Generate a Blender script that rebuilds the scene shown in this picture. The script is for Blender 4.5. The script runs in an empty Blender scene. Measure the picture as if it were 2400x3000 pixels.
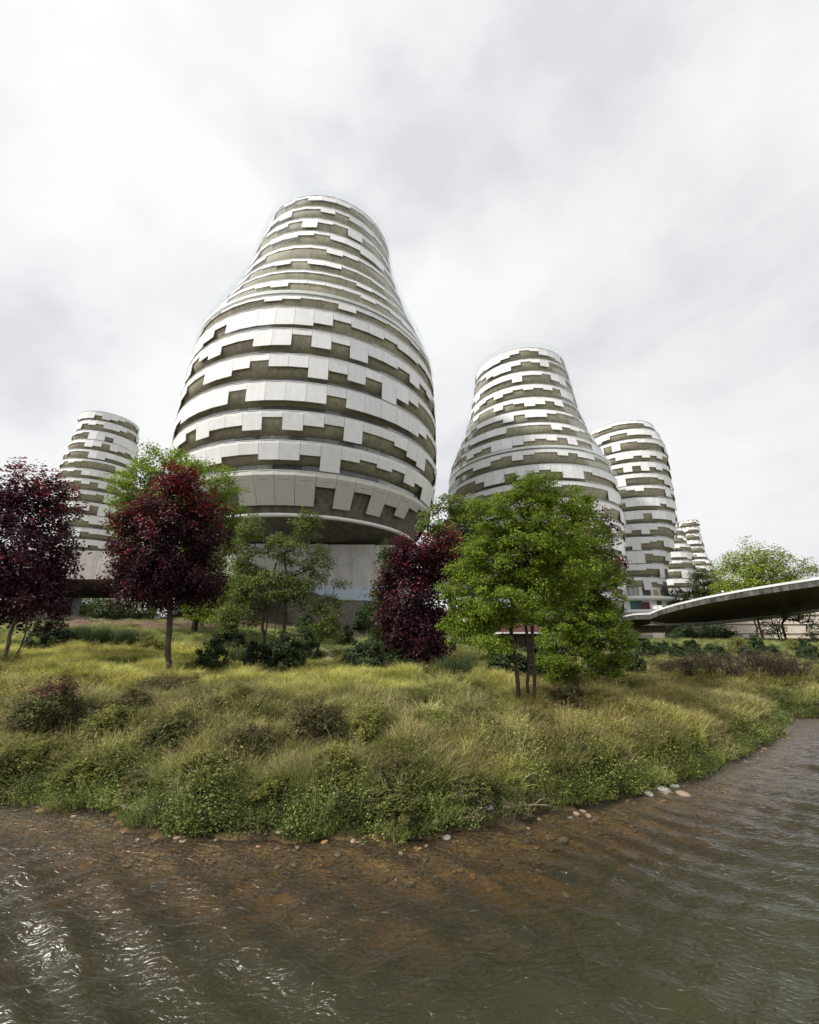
import bpy, math, random
import numpy as np
from mathutils import Vector, Matrix

rnd = random.Random(7)
nr = np.random.RandomState(11)
PI = math.pi
C = bpy.context.scene.collection
scene = bpy.context.scene

# ------------------------------------------------------------------ camera, sky, sun, exposure
CAM_Z = 2.0
FPX = 1200.0
TH = math.atan(370 / 1200)
cam = bpy.data.cameras.new('camera')
cam.sensor_fit = 'HORIZONTAL'
cam.sensor_width = 36
cam.lens = 18
cam.clip_start = 0.1
cam.clip_end = 6000
camo = bpy.data.objects.new('camera', cam)
C.objects.link(camo)
camo.location = (0, 0, CAM_Z)
camo.rotation_euler = (PI / 2 + TH, 0, 0)
scene.camera = camo

SUN_EL = math.radians(47)
SUN_DIR = Vector((-0.90, -0.43, 0)).normalized() * math.cos(SUN_EL) + Vector((0, 0, math.sin(SUN_EL)))
world = bpy.data.worlds.new('World')
scene.world = world
world.use_nodes = True
wn, wl = world.node_tree.nodes, world.node_tree.links
wn.clear()
w_out = wn.new('ShaderNodeOutputWorld')
w_bg = wn.new('ShaderNodeBackground')
w_bg.inputs['Strength'].default_value = 0.1
w_sky = wn.new('ShaderNodeTexSky')
w_sky.sky_type = 'NISHITA'
w_sky.sun_disc = False
w_sky.sun_elevation = SUN_EL
w_sky.sun_rotation = math.atan2(SUN_DIR.x, SUN_DIR.y) % (2 * PI)
w_tc = wn.new('ShaderNodeTexCoord')
w_map = wn.new('ShaderNodeMapping')
w_map.inputs['Scale'].default_value = (1.0, 1.0, 1.5)
w_map.inputs['Location'].default_value = (0.35, 0.2, 0.1)
wl.new(w_tc.outputs['Generated'], w_map.inputs['Vector'])
w_n1 = wn.new('ShaderNodeTexNoise')
w_n1.inputs['Scale'].default_value = 2.3
w_n1.inputs['Detail'].default_value = 7
w_n1.inputs['Roughness'].default_value = 0.52
w_n1.inputs['Distortion'].default_value = 0.12
wl.new(w_map.outputs['Vector'], w_n1.inputs['Vector'])
w_ramp = wn.new('ShaderNodeValToRGB')
w_ramp.color_ramp.elements[0].position = 0.36
w_ramp.color_ramp.elements[0].color = (0.755, 0.755, 0.79, 1)
w_ramp.color_ramp.elements[1].position = 0.60
w_ramp.color_ramp.elements[1].color = (0.985, 0.985, 0.98, 1)
e_ = w_ramp.color_ramp.elements.new(0.47)
e_.color = (0.89, 0.89, 0.90, 1)
wl.new(w_n1.outputs['Fac'], w_ramp.inputs['Fac'])
# clouds near the sun are brighter (light scattered forward through the cloud)
w_dot = wn.new('ShaderNodeVectorMath'); w_dot.operation = 'DOT_PRODUCT'
w_dot.inputs[1].default_value = SUN_DIR
wl.new(w_tc.outputs['Generated'], w_dot.inputs[0])
w_mr = wn.new('ShaderNodeMapRange')
w_mr.inputs['From Min'].default_value = -0.1
w_mr.inputs['From Max'].default_value = 0.9
w_mr.inputs['To Min'].default_value = 8.0
w_mr.inputs['To Max'].default_value = 8.6
wl.new(w_dot.outputs['Value'], w_mr.inputs['Value'])
w_mul = wn.new('ShaderNodeVectorMath'); w_mul.operation = 'SCALE'
wl.new(w_ramp.outputs['Color'], w_mul.inputs[0])
wl.new(w_mr.outputs['Result'], w_mul.inputs['Scale'])
w_mix = wn.new('ShaderNodeMix'); w_mix.data_type = 'RGBA'
w_mix.inputs['Factor'].default_value = 0.95
wl.new(w_sky.outputs['Color'], w_mix.inputs['A'])
wl.new(w_mul.outputs['Vector'], w_mix.inputs['B'])
wl.new(w_mix.outputs['Result'], w_bg.inputs['Color'])
wl.new(w_bg.outputs['Background'], w_out.inputs['Surface'])

sun = bpy.data.lights.new('sun', 'SUN')
sun.energy = 3.9
sun.angle = math.radians(5.0)
sun.color = (1.0, 0.96, 0.89)
suno = bpy.data.objects.new('sun', sun)
C.objects.link(suno)
suno.rotation_euler = SUN_DIR.to_track_quat('Z', 'Y').to_euler()

scene.view_settings.view_transform = 'Standard'
scene.view_settings.look = 'None'
scene.view_settings.exposure = 0.3
scene.view_settings.gamma = 1.0
scene.view_settings.use_curve_mapping = False
scene.cycles.max_bounces = 8
scene.cycles.transparent_max_bounces = 12
scene.cycles.caustics_reflective = False
scene.cycles.caustics_refractive = False

# ------------------------------------------------------------------ layout helpers
CT, ST = math.cos(TH), math.sin(TH)


def ray(x, y):
    u = 1500 - y
    return (x - 1200), FPX * CT - u * ST, u * CT + FPX * ST


def at(x, y, Y):
    a, b, c = ray(x, y)
    return Vector((a / b * Y, Y, CAM_Z + c / b * Y))


def px_size(y, Y):
    """metres per photograph pixel, across, at distance Y"""
    return Y / ray(0, y)[1]


def hash2(ix, iy, s):
    v = np.sin(ix * 127.1 + iy * 311.7 + s * 74.7) * 43758.5453
    return v - np.floor(v)


def vnoise(x, y, s=0):
    x = np.asarray(x, float); y = np.asarray(y, float)
    ix = np.floor(x); iy = np.floor(y)
    fx = x - ix; fy = y - iy
    fx = fx * fx * (3 - 2 * fx); fy = fy * fy * (3 - 2 * fy)
    a = hash2(ix, iy, s); b = hash2(ix + 1, iy, s); c = hash2(ix, iy + 1, s); d = hash2(ix + 1, iy + 1, s)
    return (a * (1 - fx) + b * fx) * (1 - fy) + (c * (1 - fx) + d * fx) * fy


def fbm(x, y, s=0, o=4):
    t = 0; a = .5; n = 0
    for k in range(o):
        t = t + a * vnoise(x * 2 ** k, y * 2 ** k, s + k * 3.3); n += a; a *= .5
    return t / n


def sstep(a, b, x):
    t = np.clip((x - a) / (b - a), 0, 1)
    return t * t * (3 - 2 * t)


SHX = np.array([-80, -40, -20, -8, -5.1, -3.9, -2.7, -1.28, -.07, 1.19, 2.13, 3.4, 5.3, 8.07, 9.5, 10.7, 14, 20, 30, 60, 400])
SHY = np.array([20, 12, 8, 6.3, 5.95, 5.85, 5.32, 5.2, 5.2, 5.6, 5.97, 6.7, 7.8, 10, 11.5, 11.9, 12.5, 13.6, 17, 30, 160])


def shore(x):
    x = np.asarray(x, float)
    return np.interp(x, SHX, SHY) + (vnoise(x * 1.7, x * 0 + 3.1, 5) - .5) * .35 + (vnoise(x * 5, x * 0 + 1.1, 8) - .5) * .12


def terrain(x, y):
    x = np.asarray(x, float); y = np.asarray(y, float)
    t = y - shore(x)
    bed = -0.5 * (1 - np.exp(-(np.minimum(t, 0) / 2.6) ** 2)) + .05 * np.maximum(t, -1) - .01
    tp = np.maximum(t, 0)
    z = .50 * (1 - np.exp(-tp / .8)) + .10 * (1 - np.exp(-tp / 2.5)) + .038 * np.minimum(tp, 30) + .0 * tp
    z = z + (fbm(x * .5, y * .5, 2) - .5) * .55 * sstep(.4, 2.5, tp) * (1 - sstep(30, 60, y)) + (fbm(x * 1.3, y * 1.6, 4) - .5) * .55 * sstep(.2, 1.2, tp) * (1 - .75 * sstep(5, 9, tp))
    # rising ground to the left and the bare bank behind it
    z = z + sstep(-5.5, -11, x) * sstep(7.5, 12, y) * .42
    z = z + sstep(16, 29, y) * sstep(-8, -15, x) * 1.25 * (1 - sstep(60, 90, y))
    # dark mound in front of the big tower
    m = np.exp(-((x + 8) / 15) ** 4 - ((y - 49) / 7.5) ** 4)
    z = z + m * 4.3
    z = np.where(t < 0, bed, z)
    far = sstep(120, 300, np.hypot(x, y))
    z = np.where(t < 0, z, z * (1 - far) + 1.7 * far)
    return z


def gz(x, y):
    return float(terrain(x, y))


def ground_hit(px, py, lo=4.0, hi=160.0):
    a, b, c = ray(px, py)
    Y = lo
    while Y < hi:
        if CAM_Z + c / b * Y < gz(a / b * Y, Y) and c / b * Y + CAM_Z > -.5:
            break
        Y += .1 + Y * .004
    return a / b * Y, Y


# ------------------------------------------------------------------ materials
def new_mat(name):
    m = bpy.data.materials.new(name)
    m.use_nodes = True
    n = m.node_tree.nodes
    return m, n, m.node_tree.links, n['Principled BSDF']


def tex_noise(n, l, scale, detail=4, rough=.55, coord='Object', dist=0, vscale=None):
    tc = n.new('ShaderNodeTexCoord')
    no = n.new('ShaderNodeTexNoise')
    no.inputs['Scale'].default_value = scale
    no.inputs['Detail'].default_value = detail
    no.inputs['Roughness'].default_value = rough
    no.inputs['Distortion'].default_value = dist
    if coord == 'World':
        g = n.new('ShaderNodeNewGeometry'); src = g.outputs['Position']
    else:
        src = tc.outputs[coord]
    if vscale:
        mp = n.new('ShaderNodeMapping'); mp.inputs['Scale'].default_value = vscale
        l.new(src, mp.inputs['Vector']); src = mp.outputs['Vector']
    l.new(src, no.inputs['Vector'])
    return no


def ramp(n, l, fac, stops):
    r = n.new('ShaderNodeValToRGB')
    el = r.color_ramp.elements
    el[0].position, el[0].color = stops[0][0], (*stops[0][1], 1)
    el[1].position, el[1].color = stops[-1][0], (*stops[-1][1], 1)
    for p, c in stops[1:-1]:
        e = el.new(p); e.color = (*c, 1)
    l.new(fac, r.inputs['Fac'])
    return r


def mixc(n, l, mode, fac, a, b):
    m = n.new('ShaderNodeMix'); m.data_type = 'RGBA'; m.blend_type = mode
    if isinstance(fac, (int, float)): m.inputs['Factor'].default_value = fac
    else: l.new(fac, m.inputs['Factor'])
    for s, v in (('A', a), ('B', b)):
        if isinstance(v, tuple): m.inputs[s].default_value = (*v, 1)
        else: l.new(v, m.inputs[s])
    return m.outputs['Result']


def bump(n, l, height, strength, dist, p):
    b = n.new('ShaderNodeBump')
    b.inputs['Strength'].default_value = strength
    b.inputs['Distance'].default_value = dist
    l.new(height, b.inputs['Height'])
    l.new(b.outputs['Normal'], p.inputs['Normal'])


def surf(name, stops, scale, rough=.8, coord='World', detail=5, bs=.2, bd=.02, spec=.3, vary=0.0, vscale=None, fine=None, streak=None):
    m, n, l, p = new_mat(name)
    no = tex_noise(n, l, scale, detail, .6, coord, vscale=vscale)
    col = ramp(n, l, no.outputs['Fac'], stops).outputs['Color']
    if fine:
        f = tex_noise(n, l, fine[0], 2, .6, coord)
        k = ramp(n, l, f.outputs['Fac'], [(.35, (1 - fine[1],) * 3), (.65, (1,) * 3)])
        col = mixc(n, l, 'MULTIPLY', 1.0, col, k.outputs['Color'])
    if streak:
        f = tex_noise(n, l, 1.0, 4, .6, 'World', vscale=streak[1])
        k = ramp(n, l, f.outputs['Fac'], [(.38, (1 - streak[0],) * 3), (.62, (1,) * 3)])
        col = mixc(n, l, 'MULTIPLY', 1.0, col, k.outputs['Color'])
    if vary:
        oi = n.new('ShaderNodeObjectInfo')
        mr = n.new('ShaderNodeMapRange')
        mr.inputs['To Min'].default_value = 1 - vary
        mr.inputs['To Max'].default_value = 1.0
        l.new(oi.outputs['Random'], mr.inputs['Value'])
        col = mixc(n, l, 'MULTIPLY', 1.0, col, mr.outputs['Result'])
    l.new(col, p.inputs['Base Color'])
    p.inputs['Roughness'].default_value = rough
    p.inputs['Specular IOR Level'].default_value = spec
    if bs: bump(n, l, no.outputs['Fac'], bs, bd, p)
    return m


M = {}
M['panel'] = surf('white_panel', [(.3, (.82, .818, .805)), (.7, (.89, .888, .88))], 1.2, .7, vary=.11, fine=(9, .10), bs=.05, streak=(.07, (2.2, 2.2, .25)))
M['panel_rough'] = surf('aggregate_panel', [(.35, (.50, .485, .44)), (.65, (.78, .76, .71))], 14, .85, vary=.06, fine=(40, .2), bs=.3)
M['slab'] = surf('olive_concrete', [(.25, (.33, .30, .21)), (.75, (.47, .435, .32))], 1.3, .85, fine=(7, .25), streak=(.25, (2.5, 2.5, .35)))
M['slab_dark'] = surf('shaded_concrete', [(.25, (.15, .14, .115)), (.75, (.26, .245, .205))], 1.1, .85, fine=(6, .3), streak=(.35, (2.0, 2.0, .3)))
M['coping'] = surf('white_coping', [(.3, (.74, .73, .70)), (.7, (.82, .81, .79))], 2, .6)
M['concrete'] = surf('pale_concrete', [(.3, (.40, .38, .345)), (.7, (.54, .52, .48))], .7, .85, fine=(6, .12), streak=(.3, (1.6, 1.6, .12)))
M['grey_concrete'] = surf('weathered_concrete', [(.3, (.17, .165, .15)), (.7, (.33, .32, .30))], 1.1, .9, fine=(6, .3), streak=(.5, (2.2, 2.2, .12)))
M['dark_concrete'] = surf('stained_dark_concrete', [(.3, (.075, .072, .066)), (.7, (.19, .185, .17))], 1.1, .9, fine=(6, .3), streak=(.6, (2.2, 2.2, .12)))
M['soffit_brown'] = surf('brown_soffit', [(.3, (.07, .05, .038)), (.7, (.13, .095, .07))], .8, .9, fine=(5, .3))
M['white_edge'] = surf('pale_metal_edge', [(.3, (.60, .61, .62)), (.7, (.72, .73, .74))], 1, .45)
M['beige'] = surf('beige_render', [(.3, (.74, .64, .54)), (.7, (.82, .73, .63))], .3, .8)
M['cream'] = surf('cream_render', [(.3, (.62, .57, .48)), (.7, (.72, .67, .58))], .5, .8)
M['white_wall'] = surf('white_render', [(.3, (.70, .69, .66)), (.7, (.80, .79, .77))], .5, .8, streak=(.2, (1.2, 1.2, .1)))
M['dark_metal'] = surf('dark_metal', [(.3, (.03, .03, .03)), (.7, (.06, .06, .06))], 2, .5)
M['dark_timber'] = surf('dark_timber', [(.3, (.035, .027, .02)), (.7, (.07, .055, .04))], 3, .8)
M['red_roof'] = surf('red_roof', [(.3, (.05, .016, .014)), (.7, (.08, .025, .02))], 3, .7)
M['teal'] = surf('teal_paint', [(.3, (.02, .09, .10)), (.7, (.03, .13, .14))], 3, .5)
M['curtain_red'] = surf('red_brown_curtain', [(.3, (.10, .035, .03)), (.7, (.15, .05, .045))], 8, .9)
M['wood'] = surf('orange_wood', [(.3, (.40, .22, .10)), (.7, (.52, .30, .15))], 6, .7)
M['blue'] = surf('blue_fabric', [(.3, (.04, .07, .16)), (.7, (.06, .10, .22))], 6, .8)
M['bark'] = surf('brown_bark', [(.3, (.035, .026, .019)), (.7, (.095, .075, .058))], 14, .95, bs=.8, bd=.02, vscale=(1, 1, .25))
M['bark_grey'] = surf('grey_bark', [(.3, (.07, .06, .052)), (.7, (.17, .15, .135))], 14, .95, bs=.8, bd=.02, vscale=(1, 1, .25))
M['twig'] = surf('dry_twig', [(.3, (.16, .12, .085)), (.7, (.34, .27, .20))], 9, .9)
M['stone_grey'] = surf('grey_stone', [(.3, (.16, .145, .125)), (.7, (.42, .40, .36))], 12, .6, 'Object', vary=.3, spec=.4)
M['stone_tan'] = surf('tan_stone', [(.3, (.19, .135, .09)), (.7, (.33, .25, .18))], 12, .6, 'Object', vary=.3, spec=.4)
M['stone_pale'] = surf('pale_stone', [(.3, (.20, .19, .17)), (.7, (.36, .35, .32))], 12, .6, 'Object', vary=.15, spec=.4)
M['path'] = surf('pale_dirt', [(.3, (.20, .16, .11)), (.7, (.36, .30, .22))], 5, .95)

# window glass: dark, reflecting the sky
m, n, l, p = new_mat('window_glass')
oi = n.new('ShaderNodeObjectInfo')
r = ramp(n, l, oi.outputs['Random'], [(0, (.07, .075, .07)), (.55, (.12, .125, .115)), (.8, (.18, .18, .165)), (1, (.32, .31, .29))])
l.new(r.outputs['Color'], p.inputs['Base Color'])
p.inputs['Roughness'].default_value = .06
p.inputs['Specular IOR Level'].default_value = .6
M['glass'] = m
# clear balustrade glass
m, n, l, p = new_mat('clear_glass')
n.remove(p)
tr = n.new('ShaderNodeBsdfTransparent'); tr.inputs['Color'].default_value = (.93, .96, .95, 1)
gl = n.new('ShaderNodeBsdfGlossy'); gl.inputs['Roughness'].default_value = .03
gl.inputs['Color'].default_value = (.95, .97, .97, 1)
fr = n.new('ShaderNodeFresnel'); fr.inputs['IOR'].default_value = 1.43
mx = n.new('ShaderNodeMixShader')
fm = n.new('ShaderNodeMath'); fm.operation = 'MULTIPLY'; fm.inputs[1].default_value = .2
l.new(fr.outputs['Fac'], fm.inputs[0]); l.new(fm.outputs[0], mx.inputs['Fac'])
l.new(tr.outputs[0], mx.inputs[1]); l.new(gl.outputs[0], mx.inputs[2])
l.new(mx.outputs[0], n['Material Output'].inputs['Surface'])
M['clear'] = m


def leaf_mat(name, trans=.35, rough=.5, tint=False, spec=.3):
    """colour comes from the vertex attribute 'col' (each leaf's own colour)"""
    m, n, l, p = new_mat(name)
    at_ = n.new('ShaderNodeAttribute'); at_.attribute_name = 'col'
    col = at_.outputs['Color']
    if tint:
        a2 = n.new('ShaderNodeAttribute'); a2.attribute_name = 'tint'; a2.attribute_type = 'INSTANCER'
        col = mixc(n, l, 'MULTIPLY', 1.0, col, a2.outputs['Color'])
    else:
        oi = n.new('ShaderNodeObjectInfo')
        mr = n.new('ShaderNodeMapRange'); mr.inputs['To Min'].default_value = .8; mr.inputs['To Max'].default_value = 1.15
        l.new(oi.outputs['Random'], mr.inputs['Value'])
        col = mixc(n, l, 'MULTIPLY', 1.0, col, mr.outputs['Result'])
    l.new(col, p.inputs['Base Color'])
    p.inputs['Roughness'].default_value = rough
    p.inputs['Specular IOR Level'].default_value = spec
    t = n.new('ShaderNodeBsdfTranslucent')
    g = n.new('ShaderNodeGamma'); g.inputs['Gamma'].default_value = .85
    l.new(col, g.inputs['Color']); l.new(g.outputs[0], t.inputs['Color'])
    x = n.new('ShaderNodeMixShader'); x.inputs['Fac'].default_value = trans
    l.new(p.outputs[0], x.inputs[1]); l.new(t.outputs[0], x.inputs[2])
    l.new(x.outputs[0], n['Material Output'].inputs['Surface'])
    return m


M['leaf'] = leaf_mat('green_leaf', .38, .5, spec=.16)
M['leaf_red'] = leaf_mat('dark_red_leaf', .30, .45, spec=.22)
M['grass'] = leaf_mat('grass_blade', .35, .6, True)


# ------------------------------------------------------------------ object helpers
class MB:
    def __init__(s):
        s.v = []; s.f = []; s.mi = []

    def quad(s, a, b, c, d, m=0):
        k = len(s.v); s.v += [a, b, c, d]; s.f.append((k, k + 1, k + 2, k + 3)); s.mi.append(m)

    def box(s, lo, hi, m=0, rot=None, off=None):
        x0, y0, z0 = lo; x1, y1, z1 = hi
        vs = [(x0, y0, z0), (x1, y0, z0), (x1, y1, z0), (x0, y1, z0), (x0, y0, z1), (x1, y0, z1), (x1, y1, z1), (x0, y1, z1)]
        if rot is not None:
            ca, sa = math.cos(rot), math.sin(rot)
            vs = [(x * ca - y * sa, x * sa + y * ca, z) for x, y, z in vs]
        if off is not None:
            vs = [(x + off[0], y + off[1], z + off[2]) for x, y, z in vs]
        k = len(s.v); s.v += vs
        for f in ((0, 3, 2, 1), (4, 5, 6, 7), (0, 1, 5, 4), (1, 2, 6, 5), (2, 3, 7, 6), (3, 0, 4, 7)):
            s.f.append(tuple(k + i for i in f)); s.mi.append(m)

    def prism(s, outline, z0, z1, m_side=0, m_top=0, m_bot=0):
        """outline: list of (x, y) counter-clockwise; z0/z1 numbers or functions of the index"""
        n_ = len(outline); k = len(s.v)
        for i, (x, y) in enumerate(outline): s.v.append((x, y, z0(i) if callable(z0) else z0))
        for i, (x, y) in enumerate(outline): s.v.append((x, y, z1(i) if callable(z1) else z1))
        for i in range(n_):
            j = (i + 1) % n_
            s.f.append((k + i, k + j, k + n_ + j, k + n_ + i)); s.mi.append(m_side)
        s.f.append(tuple(k + i for i in reversed(range(n_)))); s.mi.append(m_bot)
        s.f.append(tuple(k + n_ + i for i in range(n_))); s.mi.append(m_top)

    def lathe(s, prof, n_=96, c=(0, 0), m=0, closed=False):
        k = len(s.v); q = len(prof)
        for i in range(n_):
            a = 2 * PI * i / n_
            for r, z in prof:
                s.v.append((c[0] + r * math.sin(a), c[1] - r * math.cos(a), z))
        for i in range(n_):
            j = (i + 1) % n_
            for t in range(q if closed else q - 1):
                u = (t + 1) % q
                s.f.append((k + i * q + t, k + i * q + u, k + j * q + u, k + j * q + t)); s.mi.append(m)

    def tube(s, pts, rad, sides=6, m=0):
        k = len(s.v)
        pts = [Vector(p) for p in pts]
        for i, p in enumerate(pts):
            d = (pts[min(i + 1, len(pts) - 1)] - pts[max(i - 1, 0)])
            d = d.normalized() if d.length > 1e-9 else Vector((0, 0, 1))
            a = d.orthogonal().normalized() if abs(d.z) > .98 else d.cross(Vector((0, 0, 1))).normalized()
            b = d.cross(a)
            r = rad[i] if isinstance(rad, (list, tuple)) else rad
            for t in range(sides):
                w = 2 * PI * t / sides
                q = p + (a * math.cos(w) + b * math.sin(w)) * r
                s.v.append(tuple(q))
        for i in range(len(pts) - 1):
            for t in range(sides):
                u = (t + 1) % sides
                s.f.append((k + i * sides + t, k + i * sides + u, k + (i + 1) * sides + u, k + (i + 1) * sides + t)); s.mi.append(m)
        s.f.append(tuple(k + t for t in reversed(range(sides)))); s.mi.append(m)
        e = k + (len(pts) - 1) * sides
        s.f.append(tuple(e + t for t in range(sides))); s.mi.append(m)

    def mesh(s, name, mats, smooth=False):
        me = bpy.data.meshes.new(name)
        me.from_pydata([tuple(v) for v in s.v], [], s.f)
        mats = mats if isinstance(mats, list) else [mats]
        for x in mats: me.materials.append(x)
        if len(mats) > 1: me.polygons.foreach_set('material_index', s.mi)
        if smooth: me.polygons.foreach_set('use_smooth', [True] * len(s.f))
        me.update()
        return me

    def build(s, name, mats, parent=None, smooth=False, loc=(0, 0, 0), rotz=0):
        return put(name, s.mesh(name, mats, smooth), parent, loc, rotz)


def put(name, me, parent=None, loc=(0, 0, 0), rotz=0):
    o = bpy.data.objects.new(name, me)
    C.objects.link(o)
    o.parent = parent
    o.location = loc
    o.rotation_euler = (0, 0, rotz)
    return o


def tag(o, label, cat, group=None, kind=None):
    o['label'] = label
    if cat: o['category'] = cat
    if group: o['group'] = group
    if kind: o['kind'] = kind
    return o


def thing(name, label, cat, loc=(0, 0, 0), rotz=0, group=None):
    o = bpy.data.objects.new(name, None)
    o.empty_display_size = .2
    C.objects.link(o)
    o.location = loc; o.rotation_euler = (0, 0, rotz)
    return tag(o, label, cat, group)


def np_mesh(name, verts, faces, mat, col=None, smooth=False):
    """verts (N,3), faces (F,k) arrays"""
    me = bpy.data.meshes.new(name)
    verts = np.asarray(verts, np.float32); faces = np.asarray(faces, np.int32)
    k = faces.shape[1]
    me.vertices.add(len(verts)); me.vertices.foreach_set('co', verts.ravel())
    me.loops.add(faces.size); me.loops.foreach_set('vertex_index', faces.ravel())
    me.polygons.add(len(faces))
    me.polygons.foreach_set('loop_start', np.arange(len(faces), dtype=np.int32) * k)
    if smooth: me.polygons.foreach_set('use_smooth', np.ones(len(faces), bool))
    if col is not None:
        a = me.attributes.new('col', 'FLOAT_COLOR', 'POINT')
        c4 = np.ones((len(verts), 4), np.float32); c4[:, :3] = col
        a.data.foreach_set('color', c4.ravel())
    if mat: me.materials.append(mat)
    me.update(calc_edges=True)
    return me


# ------------------------------------------------------------------ ground
def graded(lo, hi, segs):
    """segs: list of (until, step)"""
    out = [lo]
    for u, st in segs:
        n_ = max(1, int(round((u - out[-1]) / st)))
        out += list(np.linspace(out[-1], u, n_ + 1)[1:])
    return np.array(out)


gx = graded(-3000, 3000, [(-400, 400), (-100, 40), (-40, 3), (-14, .5), (14, .2), (40, .6), (100, 3), (400, 40), (3000, 400)])
gy = graded(-60, 3000, [(-10, 8), (0, 1.5), (4, .4), (14, .18), (30, .5), (70, 1), (110, 4), (400, 40), (3000, 400)])
X, Y = np.meshgrid(gx, gy)
Z = terrain(X, Y)
nx, ny = len(gx), len(gy)
idx = np.arange(nx * ny).reshape(ny, nx)
fc = np.stack([idx[:-1, :-1], idx[:-1, 1:], idx[1:, 1:], idx[1:, :-1]], -1).reshape(-1, 4)
ground_v = np.stack([X, Y, Z], -1).reshape(-1, 3)


def soil_mask(x, y):
    a = sstep(-10.5, -13, x) * sstep(23.5, 25, y) * (1 - sstep(40, 50, y))
    b = np.exp(-((x + 8) / 16) ** 4 - ((y - 48) / 9) ** 4)
    return a, np.clip(b * 1.6, 0, 1)


sa, sb = soil_mask(X, Y)
tsh = Y - shore(X)
gcol = np.zeros((ny, nx, 3))
grass_c = np.array([.11, .105, .04]); bed_c = np.array([.22, .15, .066]); soil_c = np.array([.17, .115, .085]); dark_c = np.array([.040, .037, .031])
gcol[:] = grass_c
gcol = gcol * (1 - sa[..., None]) + soil_c * sa[..., None]
gcol = gcol * (1 - sb[..., None]) + dark_c * sb[..., None]
wet = (sstep(-.25, -.02, tsh) * (1 - sstep(.3, .6, tsh)))[..., None]
kb = (1 - sstep(.0, .35, tsh))[..., None]
gcol = gcol * (1 - kb) + bed_c * kb
gcol = gcol * (1 - wet) + np.array([.06, .045, .028]) * wet
deep = sstep(-1.5, -6, tsh)[..., None]
gcol = gcol * (1 - deep) + np.array([.07, .058, .028]) * deep
m, n, l, p = new_mat('ground')
a_ = n.new('ShaderNodeAttribute'); a_.attribute_name = 'col'
no = tex_noise(n, l, 3.5, 8, .65, 'World')
k = ramp(n, l, no.outputs['Fac'], [(.3, (.5, .5, .5)), (.5, (.9, .9, .9)), (.72, (1.45, 1.4, 1.3))])
no2 = tex_noise(n, l, 22, 4, .7, 'World')
k2 = ramp(n, l, no2.outputs['Fac'], [(.3, (.55, .55, .55)), (.7, (1.25, 1.25, 1.2))])
l.new(mixc(n, l, 'MULTIPLY', 1, mixc(n, l, 'MULTIPLY', 1, a_.outputs['Color'], k.outputs['Color']), k2.outputs['Color']), p.inputs['Base Color'])
p.inputs['Roughness'].default_value = .95
p.inputs['Specular IOR Level'].default_value = .1
bump(n, l, no2.outputs['Fac'], .6, .05, p)
M['ground'] = m
o = put('ground', np_mesh('ground', ground_v, fc, M['ground'], gcol.reshape(-1, 3), True))
tag(o, 'grassy river bank and meadow rising from the water', None, kind='structure')

# ------------------------------------------------------------------ river
wx = graded(-60, 60, [(-16, 1), (-9, .2), (10, .055), (16, .12), (60, 1)])
wy = graded(-25, 40, [(0, 1), (2.5, .2), (9, .05), (14, .1), (40, 1)])
X, Y = np.meshgrid(wx, wy)


def ripples(x, y):
    # the current runs left to right and bends away to the right: waves lie oblique to it
    h = 0
    warp = (fbm(x * .35, y * .35, 31, 3) - .5) * 3.0
    for k_, (ang, lam, amp) in enumerate(((70, 1.9, .022), (112, 1.1, .018), (84, .62, .030), (55, .38, .022), (125, .30, .015), (95, .21, .009))):
        a = math.radians(ang)
        ph = (x * math.cos(a) + y * math.sin(a)) / lam * 2 * PI + warp * (1.2 / lam) ** .5 + 4.0 * fbm(x / lam * .23, y / lam * .23, 40 + k_, 2) * 2
        env = .35 + 1.1 * vnoise(x / lam * .35, y / lam * .55, 60 + k_)
        h = h + amp * env * (1 - 2 * np.abs(np.sin(ph / 2)) ** 1.0 * .9)
    calm = .25 + .75 * sstep(.2, 1.6, shore(x) - y)
    big = .55 + .9 * fbm(x * .3, y * .45, 77, 3)
    return h * calm * big


Zw = ripples(X, Y)
dep = np.maximum(0, -terrain(X, Y))
nx, ny = len(wx), len(wy)
idx = np.arange(nx * ny).reshape(ny, nx)
fc = np.stack([idx[:-1, :-1], idx[:-1, 1:], idx[1:, 1:], idx[1:, :-1]], -1).reshape(-1, 4)
keep = (Y - shore(X) < 1.2).reshape(-1)[fc].any(1)
m, n, l, p = new_mat('river_water')
n.remove(p)
g = n.new('ShaderNodeNewGeometry')
mp = n.new('ShaderNodeMapping'); mp.inputs['Scale'].default_value = (8.0, 23.0, 1); mp.inputs['Rotation'].default_value = (0, 0, math.radians(-12))
l.new(g.outputs['Position'], mp.inputs['Vector'])
nz = n.new('ShaderNodeTexNoise'); nz.inputs['Scale'].default_value = 1.0; nz.inputs['Detail'].default_value = 2; nz.inputs['Distortion'].default_value = 1.2
l.new(mp.outputs['Vector'], nz.inputs['Vector'])
b = n.new('ShaderNodeBump'); b.inputs['Strength'].default_value = 1.0; b.inputs['Distance'].default_value = .024
l.new(nz.outputs['Fac'], b.inputs['Height'])
at_ = n.new('ShaderNodeAttribute'); at_.attribute_name = 'col'
sp = n.new('ShaderNodeSeparateColor'); l.new(at_.outputs['Color'], sp.inputs[0])
tr = n.new('ShaderNodeBsdfTransparent')
tc_ = ramp(n, l, sp.outputs[0], [(0, (.97, .93, .84)), (.25, (.74, .60, .38)), (.6, (.40, .32, .15)), (1, (.16, .16, .07))])
l.new(tc_.outputs['Color'], tr.inputs['Color'])
df = n.new('ShaderNodeBsdfDiffuse'); df.inputs['Color'].default_value = (.034, .035, .011, 1)
m1 = n.new('ShaderNodeMixShader')
mr = n.new('ShaderNodeMapRange'); mr.inputs['From Max'].default_value = .8; mr.inputs['To Max'].default_value = .75
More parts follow.
